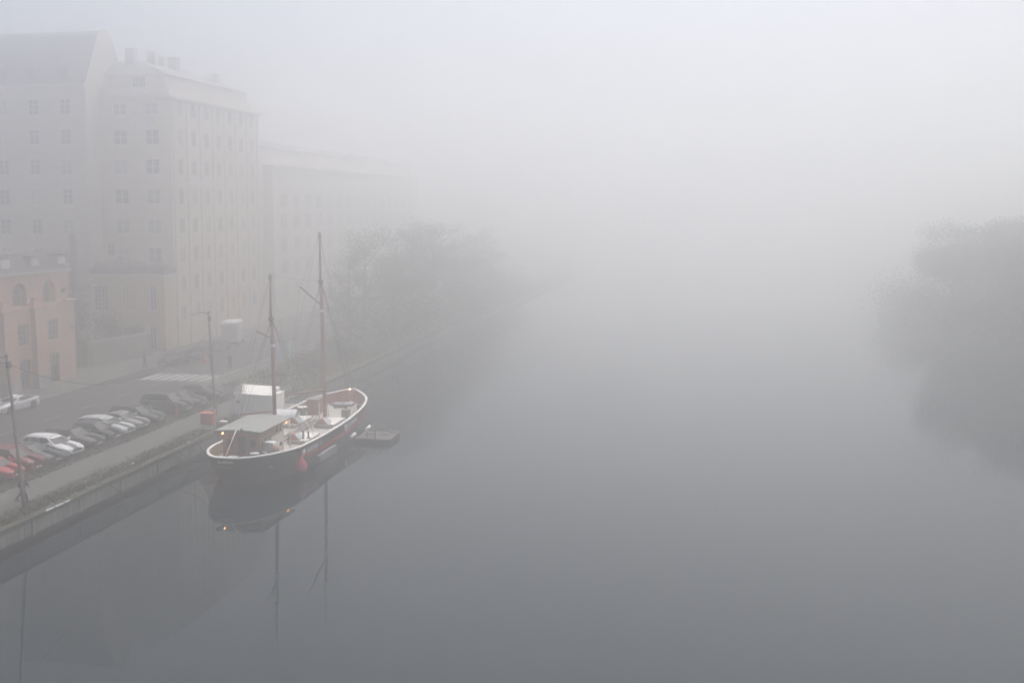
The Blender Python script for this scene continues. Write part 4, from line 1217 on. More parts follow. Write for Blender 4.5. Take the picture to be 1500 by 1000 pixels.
m = MB(); m.lathe((-.1, DY0 - .09, 1.72), [(.24, .0), (.28, .03), (.24, .06), (.16, .05), (.16, .01)], 16, 'y'); sp('life_ring', m, 'pinkdark')
m = MB()
for x in (.28, .56): m.tube([(x, DY0 - .22, 1.25), (x, DY0 - .10, 3.6)], .03, 6)
for k in range(7): m.tube([(.28, DY0 - .2 + .015 * k, 1.5 + .3 * k), (.56, DY0 - .2 + .015 * k, 1.5 + .3 * k)], .02, 5)
sp('ladder', m, 'rawgrey')
m = MB(); m.tube([(-.85, .9, 1.35), (-.35, DY0 - .35, 3.7)], .035, 6); sp('flag_staff', m, 'white')
m = MB(); m.lathe((.05, DY0 - .3, 3.55), [(.05, 0), (.09, .05), (.09, .25), (.03, .32)], 8); sp('roof_vent', m, 'darkmetal', rf)
for k in range(5):
    y = DY0 + .28 + .36 * k
    m = MB(); m.box((DX1 + .001, y, 2.35), (DX1 + .025, y + .27, 3.05)); w = sp('window', m, 'creampaint', dh)
    m = MB(); m.box((DX1 + .026, y + .04, 2.39), (DX1 + .035, y + .23, 3.01)); m.build('pane', M['carglass'], dh, org=Z0)
for y in (5.3, 6.05):
    m = MB(); m.box((DX1 + .001, y, 2.82), (DX1 + .025, y + .42, 3.38)); w = sp('window', m, 'creampaint', dh)
    m = MB(); m.box((DX1 + .026, y + .06, 2.88), (DX1 + .035, y + .36, 3.32)); m.build('pane', M['carglass'], dh, org=Z0)
m = MB(); m.box((DX1 + .001, 4.5, 1.15), (DX1 + .05, DY1 - .0, 2.78)); wp = sp('white_panel', m, 'creampaint', dh)
m = MB(); m.lathe((DX1 + .05, 6.15, 1.95), [(.02, .0), (.17, .0), (.17, .06), (.02, .08)], 12, 'x'); m.build('porthole', M['rawgrey'], dh, org=Z0)
# companion hood and tarpaulin by the deckhouse side
m = MB(); m.hexa([(1.31, 3.8, 1.15), (1.95, 3.8, 1.15), (1.95, 4.4, 1.15), (1.31, 4.4, 1.15), (1.31, 3.8, 2.4), (1.95, 3.8, 2.05), (1.95, 4.4, 2.05), (1.31, 4.4, 2.4)]); sp('companion_hood', m, 'varnish')
m = MB(); m.box((-1.75, 1.6, 1.3), (-1.2, 2.5, 1.75)); sp('deck_box', m, 'white'); m = MB(); m.box((-.75, 1.5, 1.3), (-.1, 2.1, 1.95)); sp('deck_box', m, 'white')
# hatches with white covers and little glazed skylights
def hatch(x0, x1, y0, y1, sx, sy):
    m = MB(); m.box((x0 + .06, y0 + .06, 1.1), (x1 - .06, y1 - .06, 1.42)); h = sp('hatch', m, 'deck')
    m = MB(); m.box((x0, y0, 1.42), (x1, y1, 1.5)); sp('hatch_cover', m, 'white', h)
    m = MB(); m.hexa([(sx - .55, sy - .3, 1.5), (sx + .55, sy - .3, 1.5), (sx + .55, sy + .75, 1.5), (sx - .55, sy + .75, 1.5), (sx - .12, sy - .28, 1.93), (sx + .12, sy - .28, 1.93), (sx + .12, sy + .73, 1.93), (sx - .12, sy + .73, 1.93)])
    k = sp('skylight', m, 'varnish')
    for s in (-1, 1):
        m = MB(); m.hexa([(sx + s * .52, sy - .18, 1.54), (sx + s * .535, sy - .18, 1.55), (sx + s * .535, sy + .63, 1.55), (sx + s * .52, sy + .63, 1.54), (sx + s * .15, sy - .18, 1.905), (sx + s * .165, sy - .18, 1.915), (sx + s * .165, sy + .63, 1.915), (sx + s * .15, sy + .63, 1.905)])
        m.build('skylight_pane', M['glassblue'], ship, org=Z0).parent = k
hatch(-2.75, -1.0, 14.5, 18.0, -1.4, 15.0)
hatch(.25, 2.05, 15.0, 17.8, 1.0, 15.2)
hatch(.4, 2.1, 9.1, 11.9, .95, 9.4)
m = MB(); m.box((-.62, 9.0, 1.185), (-.02, 18.0, 1.24)); sp('gangway_boards', m, 'greydeck')
m = MB(); m.box((-.7, 9.0, 1.15), (-.63, 18.0, 1.3)); m.box((-.01, 9.0, 1.15), (.06, 18.0, 1.3)); sp('gangway_edge', m, 'rawgrey')
# white canvas cover beside the mast and its spar
m = MB(); rows = []
for k in range(9):
    t = k / 8; y = 8.6 + 3.4 * t
    wv = .05 * math.sin(9 * t)
    x = -3.15 + 1.85 * t
    rows.append([(x - .05, 14.5 + .25 * t, 1.55), (x, 14.75 + .2 * t, 2.1 + wv), (x, 15.3 + .2 * t, 2.55 + wv * .5), (x - .1 * t, 16.0 + .3 * t, 2.2 + wv), (x - .25 * t, 16.6 + .2 * t, 1.6)])
m.grid(rows); sp('canvas_cover', m, 'canvas')
m = MB(); m.tube([(-.75, 14.33, 2.35), (.9, 13.25, 1.4)], .05, 7); sp('white_spar', m, 'white')
m = MB(); m.tube([(1.58, 9.75, 1.5), (1.58, 9.75, 2.1)], [.09, .08], 8); sp('capstan_post', m, 'darkmetal')
m = MB(); m.lathe((1.95, 9.9, 1.5), [(.16, 0), (.16, .05), (.07, .1), (.06, .42), (.1, .48), (.03, .56)], 12); sp('ventilator', m, 'rawgrey')
# foredeck gear
m = MB(); m.box((-2.15, 19.6, 1.2), (-1.1, 20.9, 2.55)); cb = sp('fore_house', m, 'redbrown')
m = MB(); m.box((-2.22, 19.52, 2.55), (-1.03, 20.98, 2.63)); sp('fore_house_roof', m, 'rawgrey', cb)
for x in (-.45, .38):
    m = MB(); m.tube([(x, 18.2, 1.2), (x, 18.2, 2.6)], .06, 8); sp('pin_post', m, 'white')
m = MB(); m.lathe((-2.45, 19.3, 1.15), [(.28, 0), (.3, .1), (.28, .75), (.3, .8)], 14); br = sp('barrel', m, 'rawgrey')
m = MB(); m.lathe((-2.45, 19.3, 1.96), [(.45, 0), (.47, .03), (.45, .06)], 16); sp('table_top', m, 'white', br)
for x in (-1.25, -.2):
    m = MB(); m.box((x, 23.0, 1.42), (x + .95, 24.0, 1.55)); fh = sp('fore_hatch', m, 'varnish'); m = MB(); m.box((x + .05, 23.05, 1.55), (x + .9, 23.95, 1.6)); sp('fore_hatch_lid', m, 'glassblue', fh)
m = MB(); m.box((1.35, 18.7, 1.2), (1.95, 19.3, 1.95)); sp('grey_locker', m, 'rawgrey')
for k in range(5):
    m = MB(); m.tube([(1.1 + .28 * k, 20.0 + .25 * k, 1.28 + .02 * k), (.75 + .22 * k, 22.6 + .1 * k, 1.5)], .035, 6); sp('spare_pole', m, 'rawgrey')
for y in (21.4, 21.9):
    m = MB(); m.lathe((2.15 - (y - 21.4) * .5, y, 1.25), [(.2, 0), (.27, .15), (.27, .5), (.2, .65)], 12); sp('cask', m, 'darkmetal')
m = MB(); m.lathe((0, 22.2, 1.3), [(.05, -.6), (.2, -.6), (.2, -.45), (.13, -.4), (.13, .4), (.2, .45), (.2, .6), (.05, .6)], 12, 'x')
m.v = [(x, y, z + .25) for x, y, z in m.v]; sp('windlass', m, 'darkmetal')
# masts, gaffs, booms, rigging
def mast(base, top, zh, r0, r1, r2):
    b, t = Vector(base), Vector(top); f = (zh - base[2]) / (top[2] - base[2]); h = b.lerp(t, f)
    m = MB(); m.tube([b, b.lerp(h, .5), h], [r0, r0 * .98, r1], 12); o = sp('mast', m, 'mast')
    m = MB(); m.tube([h - Vector((0, 0, .5)) + Vector((0, -.16, 0)), t], [r2, r2 * .62], 10); sp('topmast', m, 'topmast' if zh > 12 else 'mast', o)
    m = MB(); m.lathe(tuple(t - Vector((0, .0, .35))), [(r2 * .9, 0), (r2 * 1.25, .1), (r2 * 1.25, .4), (r2 * .4, .5)], 10); m.lathe(tuple(h - Vector((0, .1, .2))), [(r1 * .9, 0), (r1 * 1.5, .05), (r1 * 1.5, .3), (r1 * .9, .35)], 10); sp('mast_cap', m, 'darkmetal', o)
    m = MB(); m.lathe(tuple(b + (h - b) * .78), [(r0 * 1.02, 0), (r0 * 1.35, .03), (r0 * 1.35, .16), (r0 * 1.02, .2)], 10); sp('mast_band', m, 'white', o)
    return b, h, t
M1 = mast((-.05, 8.28, 1.1), (-.16, 8.1, 14.25), 11.0, .155, .135, .095)
M2 = mast((-.05, 18.5, 1.1), (-.2, 18.3, 17.15), 13.1, .17, .15, .105)
for a, b in (((-.12, 8.15, 9.5), (-.1, 5.45, 10.35)), ((-.12, 18.3, 11.0), (-.25, 14.05, 12.95))):
    m = MB(); m.tube([a, b], [.07, .05], 8); sp('gaff', m, 'topmast')
m = MB(); m.tube([(-.1, 8.0, 3.95), (-1.05, 4.4, 4.38)], [.08, .06], 8); sp('boom', m, 'mast')
m = MB(); m.tube([(-.1, 18.3, 3.75), (-1.5, 13.6, 4.1)], [.09, .065], 8); sp('boom', m, 'mast')
def line(p, q, r=.016, name='shroud'):
    m = MB(); m.tube([p, Vector(p).lerp(Vector(q), .5) - Vector((0, 0, .08)), q], r * .65, 5, caps=False); sp(name, m, 'rope')
for (b, h, t), ys in ((M1, (7.0, 7.8, 8.9)), (M2, (17.0, 18.0, 19.0))):
    for side in (-1, 1):
        for y in ys: line(tuple(h), (side * half(y), y, zrail(y) + .1))
        line(tuple(t), (side * half(ys[0] - 1.2), ys[0] - 1.2, zrail(ys[0] - 1.2) + .1), .012)
line(tuple(M1[2]), tuple(M2[1]), .012, 'stay'); line(tuple(M2[2]), (0, 25.3, 2.6), .016, 'stay'); line(tuple(M2[1]), (0, 24.6, 2.55), .02, 'stay'); line(tuple(M2[1]), (0.4, 23.4, 1.6), .014, 'stay')
line(tuple(M1[1]), (0, 17.9, 1.5), .014, 'stay'); line((-.1, 5.45, 10.35), (-1.0, 4.5, 4.4), .012, 'stay'); line((-.1, 5.45, 10.35), (-.6, .6, 2.3), .012, 'stay'); line((-.25, 14.05, 12.95), (-1.5, 13.7, 4.15), .012, 'stay'); line((-.1, 5.45, 10.35), tuple(M1[2]), .012, 'stay'); line((-.25, 14.05, 12.95), tuple(M2[2]), .012, 'stay')
# lamps on the ship
def shiplamp(p, e=.05, mat='bulb'):
    m = MB(); m.lathe((p[0], p[1], p[2] + e), [(e * .4, 0), (e * 1.2, .02), (e * 1.1, .06)], 8); o = sp('lamp', m, 'darkmetal')
    m = MB(); m.lathe((p[0], p[1], p[2] - e), [(e * .3, 0), (e, e * .6), (e, e * 1.3), (e * .5, e * 2)], 10); m.build('bulb', M[mat], ship, org=Z0).parent = o
shiplamp((-1.45, 2.42, 3.42), .045); shiplamp((1.34, 7.1, 3.36), .055); shiplamp((1.2, 7.5, 3.38), .045)
shiplamp((-.15, 25.0, 2.62), .045, 'spot')
m = MB(); m.tube([(-.15, 25.1, 2.5), (-.15, 25.1, 3.1)], .03, 6); m.tube([(.1, 25.3, 2.5), (.45, 25.4, 3.2)], .025, 6); sp('bow_post', m, 'white')

# things that hang on, or lie against, the ship
def aty(y): return 64.3 + y
fb = thing('fender_buoy', 'round faded red fender buoy hanging on the black hull at the waterline', 'fender', (-28.95, 68.6, .75))
m = MB(); m.lathe((-28.86, 68.6, .3), [(.03, -.02), (.25, .03), (.4, .2), (.46, .45), (.38, .75), (.2, 1.0), (.09, 1.12), (.09, 1.24), (.02, 1.26)], 18); m.build('float', M['buoyred'], fb)
m = MB(); m.tube([(-28.88, 68.6, 1.5), (-29.12, 68.6, 2.05)], .025, 6); m.build('rope', M['rope'], fb)
fp = thing('fender_board', 'grey fender board hanging flat along the black hull under the red band', 'fender', (-29.0, 74, .3))
m = MB(); m.box((-29.12, 72.1, .16), (-28.86, 75.7, .72)); m.build('board', M['fendergrey'], fp)
m = MB(); m.tube([(-29.0, 72.1, .44), (-29.0, 72.0, .44)], .27, 12); m.build('end_roll', M['fendergrey'], fp)
for y in (72.5, 75.3):
    m = MB(); m.tube([(-28.99, y, .7), (-29.1, y, 1.8)], .02, 5); m.build('rope', M['rope'], fp)
tp = thing('covered_pile', 'black tarpaulin with white markings covering a pile beside the deckhouse', 'tarpaulin', (-30.8, 67.2, 1.16))
m = MB(); rnd = random.Random(5)
rows = []
for k in range(7):
    y = 66.3 + .27 * k
    hgt = [.2, 1.25, 1.4, 1.3, 1.45, 1.1, .2][k]
    rows.append([(-31.25, y, 1.16 + hgt * .9), (-30.95, y, 1.18 + hgt + rnd.uniform(-.05, .05)), (-30.6, y, 1.16 + hgt * .95), (-30.3, y + rnd.uniform(-.05, .05), 1.16 + hgt * .7), (-30.15, y, 1.16)])
m.grid(rows); m.build('tarpaulin', M['tarp'], tp)
m = MB(); m.hexa([(-31.2, 67.5, 2.5), (-30.5, 67.45, 2.48), (-30.45, 68.05, 2.48), (-31.15, 68.1, 2.5), (-31.2, 67.5, 2.72), (-30.5, 67.45, 2.66), (-30.45, 68.05, 2.66), (-31.15, 68.1, 2.72)]); m.build('white_board', M['white'], tp)
m = MB()
for a, b, c in ((0, 0, .12), (.16, .12, .12), (-.12, .12, .1), (.05, .22, .1), (.22, .25, .08)):
    m.lathe((-30.82 + a, 66.5, 2.0 + b), [(.01, 0), (c, .01), (.01, .02)], 8, 'y')
m.build('white_marks', M['lettering'], tp)
bk = thing('deck_bucket', 'dark bucket with white lid standing on the stern deck', 'bucket', (-31.35, 66.2, 1.25))
m = MB(); m.lathe((-31.35, 66.2, 1.25), [(.27, 0), (.32, .5), (.33, .95)], 12); m.build('bucket', M['grille'], bk)
m = MB(); m.lathe((-31.35, 66.2, 2.2), [(.34, 0), (.3, .05), (.1, .07)], 12); m.build('lid', M['lampwhite'], bk)

rfm = thing('raft', 'low wooden work raft with dark frame floating off the ship bow', 'raft', (-27.4, 80.9, 0))
m = MB(); m.hexa([(-28.75, 79.5, -.35), (-25.75, 79.3, -.35), (-25.85, 82.3, -.35), (-28.75, 82.4, -.35), (-28.75, 79.5, .30), (-25.65, 79.3, .30), (-25.75, 82.3, .30), (-28.75, 82.4, .30)]); m.build('hull', M['raftside'], rfm)
for k in range(14):
    y = 79.42 + .205 * k
    m = MB(); m.box((-28.72, y, .305), (-25.72, y + .185, .40 + random.uniform(-.005, .01))); m.build('plank', M['rawgrey'] if k % 5 == 0 else M['raftwood'], rfm)
m = MB()
for x in (-27.75, -27.05):
    for y in (79.7, 82.0): m.tube([(x, y, .36), (x, y, 1.15)], .04, 6)
for x in (-27.75, -27.05): m.tube([(x, 79.7, 1.13), (x, 82.0, 1.13)], .035, 6)
for y in (79.7, 82.0):
    for z in (.75, 1.13): m.tube([(-27.75, y, z), (-27.05, y, z)], .03, 6)
m.build('frame', M['darkmetal'], rfm)
m = MB(); m.box((-26.6, 81.9, .40), (-25.85, 82.25, .55)); m.box((-26.9, 80.9, .40), (-26.3, 81.4, .52)); m.build('timber', M['rawgrey'], rfm)
m = MB(); m.tube([(-28.4, 79.9, .45), (-27.75, 81.0, 1.1)], .03, 6); m.build('boathook', M['white'], rfm)
for k, (x, y, d) in enumerate(((-28.98, 79.75, 'nearer'), (-28.7, 82.75, 'farther'))):
    f = thing('cylinder_fender', 'white cylinder fender, %s of the two between ship and raft' % d, 'fender', (x, y, .5), 'white fenders by the raft')
    m = MB(); m.tube([(x - .05, y - .42, .5), (x - .04, y - .36, .5), (x + .04, y + .36, .62), (x + .05, y + .42, .62)], [.05, .14, .14, .05], 12); m.build('cylinder', M['white'], f)
    m = MB(); m.tube([(x - .05, y, .6), (x - .2, y, 1.6)], .02, 5); m.build('rope', M['rope'], f)
# mooring lines from quay to stern
for k, (p, q, dr, dsc) in enumerate((((-38.85, 68.3, 1.52), (-34.2, 65.6, 1.95), .55, 'sagging mooring line from the quay edge to the ship stern, near one'), ((-38.85, 72.0, 1.52), (-34.4, 66.0, 1.95), .35, 'tighter mooring line from the quay by the red box to the stern'))):
    m = MB(); m.tube(sag(p, q, dr), .028, 6)
    tag(m.build('mooring_line', M['rope'], None, p), dsc, 'mooring line')
for y0, dsc in ((60.0, 'dark chain hanging slantwise on the quay wall, nearer one'), (69.0, 'dark chain hanging on the quay wall near the ship stern')):
    m = MB(); m.tube([(-38.66, y0, 1.3), (-38.62, y0 + .5, .95), (-38.6, y0 + 1.0, .62), (-38.6, y0 + 1.6, .25), (-38.6, y0 + 1.8, -.1)], .035, 6)
    tag(m.build('mooring_chain', M['wire'], None, (-38.6, y0, 1.3)), dsc, 'chain')
m = MB()
for dx in (0, .35): m.tube([(-39.0 - dx * .2, 70.6, 1.44 + dx * .3), (-39.0 - dx * .2, 75.0, 1.44 + dx * .3)], .04, 6)
tag(m.build('mooring_pipe', M['pole'], None, (-39, 72.5, 1.5)), 'pair of pale pipes lying along the quay edge by the stern', 'pipes')
for x, y, dsc in ((-39.6, 64.3, 'small white marker on the quay edge opposite the silver estate'), (-38.95, 70.9, 'small white marker on the quay edge near the mooring lines')):
    t = thing('edge_marker', dsc, 'marker', (x, y, GZ + .03))
    m = MB(); m.lathe((x, y, GZ), [(.05, 0), (.05, .1), (.03, .12)], 8); m.build('post', M['darkmetal'], t)
    m = MB(); m.lathe((x, y, GZ + .12), [(.09, 0), (.09, .1), (.03, .14)], 10); m.build('cap', M['white'], t)

# ------------------------------------------------------------------ street furniture
def lamp_post(loc, lean, label, h):
    o = thing('street_lamp', label, 'street lamp', loc, 'leaning street lamps on the quay path')
    m = MB(); m.tube([(0, 0, 0), (0, 0, 1.1), (0, 0, 1.14), (0, 0, h)], [.15, .14, .115, .08], 10); m.build('pole', M['pole'], o, org=Z0)
    m = MB(); m.tube([(0, 0, h - .15), (-.5, 0, h + .0), (-1.0, 0, h + .02)], .03, 6); m.build('arm', M['pole'], o, org=Z0)
    m = MB(); m.hexa([(-1.75, -.14, h - .1), (-.95, -.1, h - .08), (-.95, .1, h - .08), (-1.75, .14, h - .1), (-1.72, -.1, h + .1), (-.95, -.06, h + .08), (-.95, .06, h + .08), (-1.72, .1, h + .1)]); hd = m.build('lamp_head', M['lampwhite'], o, org=Z0)
    m = MB(); m.hexa([(-1.7, -.11, h - .16), (-1.05, -.08, h - .15), (-1.05, .08, h - .15), (-1.7, .11, h - .16), (-1.73, -.13, h - .1), (-1.0, -.1, h - .085), (-1.0, .1, h - .085), (-1.73, .13, h - .1)]); m.build('lens', M['glassblue'], o, org=Z0).parent = hd
    m = MB(); m.box((-.02, -.14, h - .75), (.16, .14, h - .35)); m.build('junction_box', M['darkmetal'], o, org=Z0)
    m = MB(); m.lathe((0, 0, h - .05), [(.1, 0), (.12, .1), (.02, .18)], 8); m.build('pole_cap', M['darkmetal'], o, org=Z0)
    o.rotation_euler = (0, -math.radians(lean), 0)
    return o
lamp_post((-40.6, 54.1, GZ), 5.3, 'leaning street lamp nearest the camera with a person beside its foot', 9.2)
lamp_post((-42.07, 81.4, GZ), 3.1, 'leaning street lamp with white head by the last parked cars', 8.95)
for p, q, d, dsc in (((-41.40, 54.1, 10.15), (-42.45, 81.3, 8.6), 2.6, 'sagging cable strung between the two quay lamp posts'), ((-41.42, 54.1, 10.2), (-65.8, 50, 11), .7, 'cable from the near lamp post across the street to the left'), ):
    m = MB(); m.tube(sag(p, q, d, 24), .016, 5, caps=False); tag(m.build('overhead_cable', M['wire'], None, p), dsc, 'cable')
hl = thing('hanging_lamp', 'white street lamp hung from a cable between salmon building and annex', 'hanging lamp', (-70.3, 106, 10.3))
m = MB(); m.tube([(-66.2, 95.6, 11.05), (-66.2, 96.6, 11.1)], .05, 6); m.box((-66.3, 95.3, 10.7), (-66.05, 95.6, 11.1)); m.build('bracket', M['darkmetal'], hl)
m = MB(); m.tube(sag((-66.2, 96.4, 11.05), (-74, 117.4, 11.0), .35, 16), .02, 5, caps=False); m.build('cable', M['wire'], hl)
m = MB(); m.lathe((-70.05, 106.6, 10.5), [(.42, 0), (.44, .04), (.3, .18), (.06, .25)], 14); m.build('shade', M['lampwhite'], hl)

rb = thing('lifebuoy_box', 'red box on white trestle legs standing at the quay edge', 'rescue box', (-39.75, 75.6, GZ))
m = MB(); m.box((-40.28, 75.35, 1.98), (-39.24, 75.85, 2.9)); m.build('box', M['redbox'], rb)
m = MB(); m.hexa([(-40.31, 75.3, 2.9), (-39.21, 75.3, 2.9), (-39.21, 75.9, 2.9), (-40.31, 75.9, 2.9), (-40.28, 75.5, 2.98), (-39.24, 75.5, 2.98), (-39.24, 75.75, 2.98), (-40.28, 75.75, 2.98)]); m.build('lid', M['redbox'], rb)
m = MB(); m.lathe((-39.85, 75.345, 2.48), [(.1, 0), (.1, -.006), (.02, -.008)], 14, 'y'); m.build('emblem', M['blue'], rb)
for x in (-40.22, -39.32):
    for y in (75.38, 75.82):
        m = MB(); m.tube([(x, y, GZ), (x, y, 1.99)], .035, 6); m.build('leg', M['white'], rb)
m = MB()
for y in (75.38, 75.82): m.tube([(-40.22, y, 1.64), (-39.32, y, 1.64)], .03, 6)
m.build('rail', M['white'], rb)
sb = thing('notice_sign', 'small white notice board on a post behind the red box', 'sign', (-39.8, 76.6, GZ))
m = MB(); m.tube([(-39.66, 76.64, GZ), (-39.66, 76.64, 3.0)], .03, 6); m.build('post', M['white'], sb)
m = MB(); m.box((-40.1, 76.58, 2.62), (-39.64, 76.61, 3.05)); m.build('board', M['lampwhite'], sb)
m = MB()
for k in range(3): m.box((-40.05, 76.572, 2.72 + .1 * k), (-39.72, 76.578, 2.75 + .1 * k))
m.build('print', M['nameboard'], sb)
cr = thing('wooden_crate', 'pale wooden crate on the quay edge right of the red box', 'crate', (-38.95, 76.8, 1.5))
for k in range(4):
    m = MB(); m.box((-39.3, 76.5, 1.5 + .14 * k), (-38.72, 77.0, 1.62 + .14 * k)); m.build('slat', M['kiosk'] if k == 3 else M['rawgrey'], cr)
op = thing('marker_post', 'orange marker post at the verge between parked cars', 'marker post', (-44.9, 79.8, GZ))
m = MB(); m.lathe((-44.9, 79.8, GZ), [(.16, 0), (.16, .06), (.1, .09)], 10); m.build('foot', M['grille'], op)
m = MB(); m.hexa([(-44.98, 79.77, GZ + .09), (-44.82, 79.77, GZ + .09), (-44.82, 79.83, GZ + .09), (-44.98, 79.83, GZ + .09), (-44.99, 79.77, 2.6), (-44.81, 79.77, 2.6), (-44.81, 79.83, 2.6), (-44.99, 79.83, 2.6)]); m.build('panel', M['orange'], op)
oc = thing('orange_drum', 'orange drum standing on the road edge beyond the zebra crossing', 'drum', (-57.3, 108.6, GZ))
m = MB(); m.lathe((-57.3, 108.6, GZ + .006), [(.3, 0), (.3, .1), (.24, .12), (.22, .5), (.2, .95), (.1, 1.0)], 14); m.build('drum', M['orange'], oc)
m = MB(); m.lathe((-57.3, 108.6, GZ + .45), [(.232, 0), (.228, .18)], 14); m.build('white_sleeve', M['lampwhite'], oc)

ks = thing('white_kiosk', 'white clad kiosk with a raised corner standing behind the deckhouse roof', 'kiosk', (-38.1, 81.6, 1.3))
m = MB(); m.box((-39.85, 80.62, 1.3), (-36.3, 82.8, 3.5)); m.build('wall', M['kiosk'], ks)
m = MB(); m.hexa([(-39.95, 80.5, 3.52), (-36.75, 80.5, 3.42), (-36.75, 82.9, 3.42), (-39.95, 82.9, 3.52), (-39.95, 80.5, 3.62), (-36.75, 80.5, 3.5), (-36.75, 82.9, 3.86), (-39.95, 82.9, 3.95)]); m.build('roof', M['white'], ks)
m = MB(); m.hexa([(-39.85, 80.62, 3.6), (-39.2, 80.62, 3.6), (-39.2, 81.2, 3.6), (-39.85, 81.2, 3.6), (-39.85, 80.62, 4.15), (-39.2, 80.62, 4.4), (-39.2, 81.2, 4.4), (-39.85, 81.2, 4.15)]); m.build('raised_corner', M['kiosk'], ks)
for k in range(9):
    x = -39.3 + .33 * k
    m = MB(); m.box((x, 80.596, 1.4), (x + .3, 80.619, 3.4)); m.build('panel', M['kiosk'], ks)
m = MB(); m.box((-39.75, 80.58, 2.72), (-39.38, 80.615, 2.98)); m.build('poster', M['nameboard'], ks)
m = MB(); m.box((-39.72, 80.58, 1.9), (-39.42, 80.615, 2.3)); m.build('poster', M['lampwhite'], ks)
m = MB(); m.box((-39.75, 80.55, 1.55), (-39.6, 80.615, 1.85)); m.build('letter_box', M['darkmetal'], ks)
m = MB(); m.tube([(-36.2, 80.55, 1.3), (-36.2, 80.55, 3.7)], .045, 6); m.tube([(-36.2, 80.55, 2.1), (-35.9, 80.55, 2.1)], .04, 6); m.build('post', M['white'], ks)

bs = thing('glass_shelter', 'pale blue glazed shelter with dark end panel beyond the far lawn', 'shelter', (-49.6, 113, GZ))
m = MB(); m.box((-50.6, 111.6, 3.75), (-48.5, 114.4, 3.87)); m.build('roof', M['darkmetal'], bs)
for x, y in ((-50.5, 111.7), (-48.6, 111.7), (-50.5, 114.3), (-48.6, 114.3)):
    m = MB(); m.tube([(x, y, GZ), (x, y, 3.75)], .05, 6); m.build('post', M['darkmetal'], bs)
m = MB(); m.box((-49.9, 111.68, 1.75), (-48.65, 111.72, 3.7)); m.build('pane', M['glassblue'], bs)
m = MB(); m.box((-48.62, 111.8, 1.75), (-48.58, 114.2, 3.7)); m.build('pane', M['glassblue'], bs)
m = MB(); m.box((-50.5, 111.65, 1.6), (-49.92, 111.72, 3.7)); m.build('end_panel', M['slate'], bs)
m = MB(); m.box((-49.85, 111.62, 2.7), (-49.6, 111.67, 3.65)); m.build('poster', M['lampwhite'], bs)
lp = thing('lifebuoy_pole', 'tall thin white pole carrying a red and white lifebuoy on the lawn edge', 'lifebuoy pole', (-40.5, 94.0, GZ))
m = MB(); m.tube([(-40.5, 94.0, GZ), (-40.5, 94.0, 6.4)], [.045, .035], 8); m.build('pole', M['white'], lp)
m = MB()
R_ = .36
for k in range(24):
    a0, a1 = 2 * math.pi * k / 24, 2 * math.pi * (k + 1) / 24
    m.cur = 0 if (k // 3) % 2 == 0 else 1
    m.tube([(-40.38 + R_ * math.cos(a0), 93.9, 2.75 + R_ * math.sin(a0)), (-40.38 + R_ * math.cos(a1), 93.9, 2.75 + R_ * math.sin(a1))], .065, 7, caps=False)
m.build('lifebuoy', [M['white'], M['redbox']], lp)

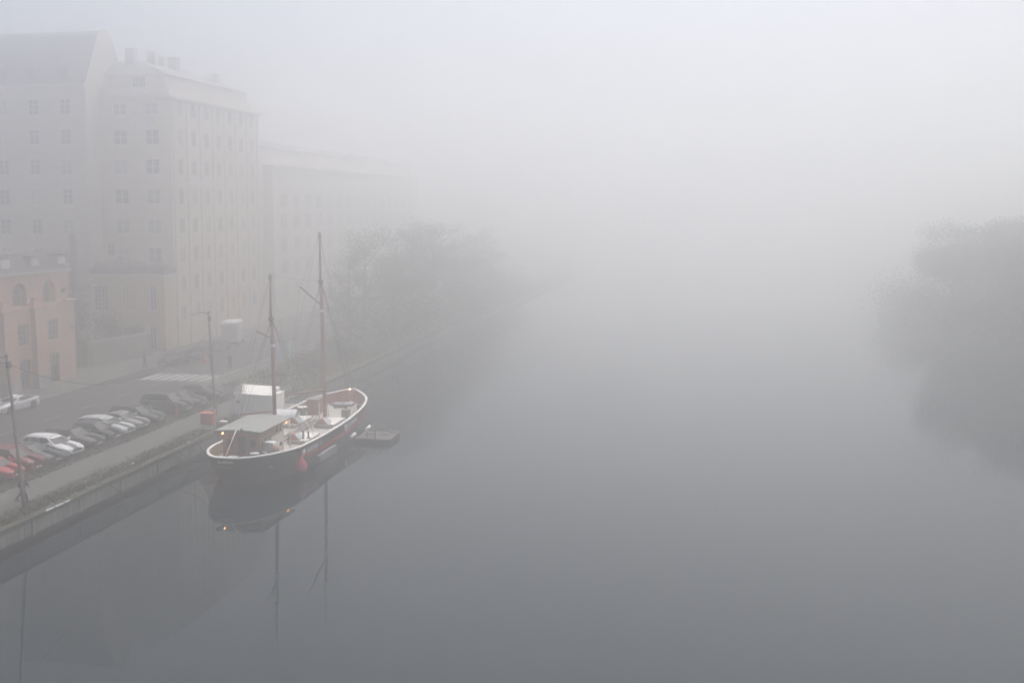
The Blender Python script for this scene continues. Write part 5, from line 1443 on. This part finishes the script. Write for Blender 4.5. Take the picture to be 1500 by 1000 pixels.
# ------------------------------------------------------------------ people
def skinned(verts, edges, radii, name, root=0, sub=2):
    me = bpy.data.meshes.new(name); me.from_pydata(verts, edges, [])
    o = bpy.data.objects.new(name + '_rig', me); COL.objects.link(o)
    md = o.modifiers.new('skin', 'SKIN'); md.use_smooth_shade = True
    sk = me.skin_vertices[0].data
    for i, r in enumerate(radii): sk[i].radius = (r, r)
    sk[root].use_root = True
    o.modifiers.new('subsurf', 'SUBSURF').levels = sub
    dg = bpy.context.evaluated_depsgraph_get()
    out = bpy.data.meshes.new_from_object(o.evaluated_get(dg))
    bpy.data.objects.remove(o)
    for p in out.polygons: p.use_smooth = True
    return out
def person(x, y, rz, stride, label):
    o = thing('person', label, 'person', (x, y, GZ + .008))
    s = stride
    J = {'pelvis': (0, 0, .93, .12), 'belly': (0, .01, 1.08, .125), 'chest': (0, .0, 1.3, .145), 'neck': (0, .02, 1.48, .058), 'jaw': (0, .05, 1.57, .07), 'head': (0, .03, 1.66, .095), 'crown': (0, .01, 1.74, .07)}
    for q, sg in (('l', 1), ('r', -1)):
        J['sh' + q] = (.19 * sg, 0, 1.40, .06); J['el' + q] = (.25 * sg, -.12 * sg * s - .02, 1.14, .045); J['wr' + q] = (.24 * sg, -.22 * sg * s + .10, .92, .03)
        J['hip' + q] = (.09 * sg, 0, .88, .095); J['kn' + q] = (.10 * sg, .20 * sg * s + .05 * s, .50, .062); J['an' + q] = (.10 * sg, .36 * sg * s - (.10 * s if sg < 0 else 0), .10 + (.06 * s if sg < 0 else 0), .042)
        J['toe' + q] = (.11 * sg, .36 * sg * s - (.10 * s if sg < 0 else 0) + .16, .04 + (.02 * s if sg < 0 else 0), .035)
    E_ = [('pelvis', 'belly'), ('belly', 'chest'), ('chest', 'neck'), ('neck', 'jaw'), ('jaw', 'head'), ('head', 'crown')]
    for q in 'lr': E_ += [('chest', 'sh' + q), ('sh' + q, 'el' + q), ('el' + q, 'wr' + q), ('pelvis', 'hip' + q), ('hip' + q, 'kn' + q), ('kn' + q, 'an' + q), ('an' + q, 'toe' + q)]
    def make(name, names, grow, mat):
        idx = {n: i for i, n in enumerate(names)}
        me = skinned([J[n][:3] for n in names], [(idx[a], idx[b]) for a, b in E_ if a in idx and b in idx], [J[n][3] + grow for n in names], name)
        me.materials.append(M[mat]); return inst(name, me, o)
    make('body', list(J), 0, 'skin')
    make('coat', ['pelvis', 'belly', 'chest', 'shl', 'ell', 'wrl', 'shr', 'elr', 'wrr'], .035, 'darkcloth')
    make('trousers', ['pelvis', 'hipl', 'knl', 'anl', 'hipr', 'knr', 'anr'], .022, 'jeans')
    for q in 'lr':
        a, t = J['an' + q], J['toe' + q]
        m = MB(); m.tube([(a[0], a[1] - .09, a[2] - .04), (a[0], a[1], a[2] - .03), (t[0], t[1], t[2]), (t[0], t[1] + .06, t[2])], [.04, .055, .048, .02], 8)
        inst('shoe', m.mesh('shoe', M['grille']), o)
        w = Vector(J['wr' + q][:3]); sg = 1 if q == 'l' else -1
        m = MB(); m.tube([w + Vector((0, 0, .02)), w + Vector((0, .01, -.05)), w + Vector((0, .015, -.09))], [.026, .036, .03], 8)
        for k in range(4):
            f0 = w + Vector((0, -.022 + .016 * k, -.085)); L = (.062, .075, .07, .055)[k]
            m.tube([f0, f0 + Vector((-.005 * sg, .004, -L * .5)), f0 + Vector((-.02 * sg, .006, -L))], [.009, .008, .006], 6)
        m.tube([w + Vector((-.01 * sg, .03, -.03)), w + Vector((-.02 * sg, .055, -.07)), w + Vector((-.025 * sg, .055, -.10))], [.011, .010, .007], 6)
        inst('hand', m.mesh('hand', M['skin']), o)
    m = MB(); m.lathe((0, .0, 1.62), [(.098, .0), (.108, .06), (.098, .13), (.06, .18), (.01, .195)], 14)
    m.v = [(a, b * 1.05 - .02 if b > .05 else b * 1.1 - .01, c) for a, b, c in m.v]; inst('hair', m.mesh('hair', M['hair']), o)
    m = MB(); m.tube([(0, .125, 1.655), (0, .15, 1.625), (0, .13, 1.615)], [.01, .016, .01], 6); inst('nose', m.mesh('nose', M['skin']), o)
    o.rotation_euler = (0, 0, rz)
    return o
person(-41.35, 55.0, math.radians(-70), .9, 'person in dark coat striding past the foot of the near lamp post')
person(-62.1, 103.8, math.radians(-40), .4, 'distant dark figure standing on the kerb left of the zebra crossing')
person(-52.6, 105.4, math.radians(190), .3, 'distant dark figure walking at the road edge right of the zebra crossing')

# ------------------------------------------------------------------ the fog
fog = bpy.data.materials.new('fog'); fog.use_nodes = True
nt = fog.node_tree; nt.nodes.clear()
pv = nt.nodes.new('ShaderNodeVolumePrincipled'); ou = nt.nodes.new('ShaderNodeOutputMaterial')
pv.inputs['Color'].default_value = (.997, .9975, .996, 1)
pv.inputs['Density'].default_value = 0.0122
pv.inputs['Anisotropy'].default_value = 0.87
nt.links.new(pv.outputs[0], ou.inputs['Volume'])
m = MB(); m.box((-430, -70, -1.8), (610, 430, 46))
tag(m.build('haze', fog), kind='stuff')
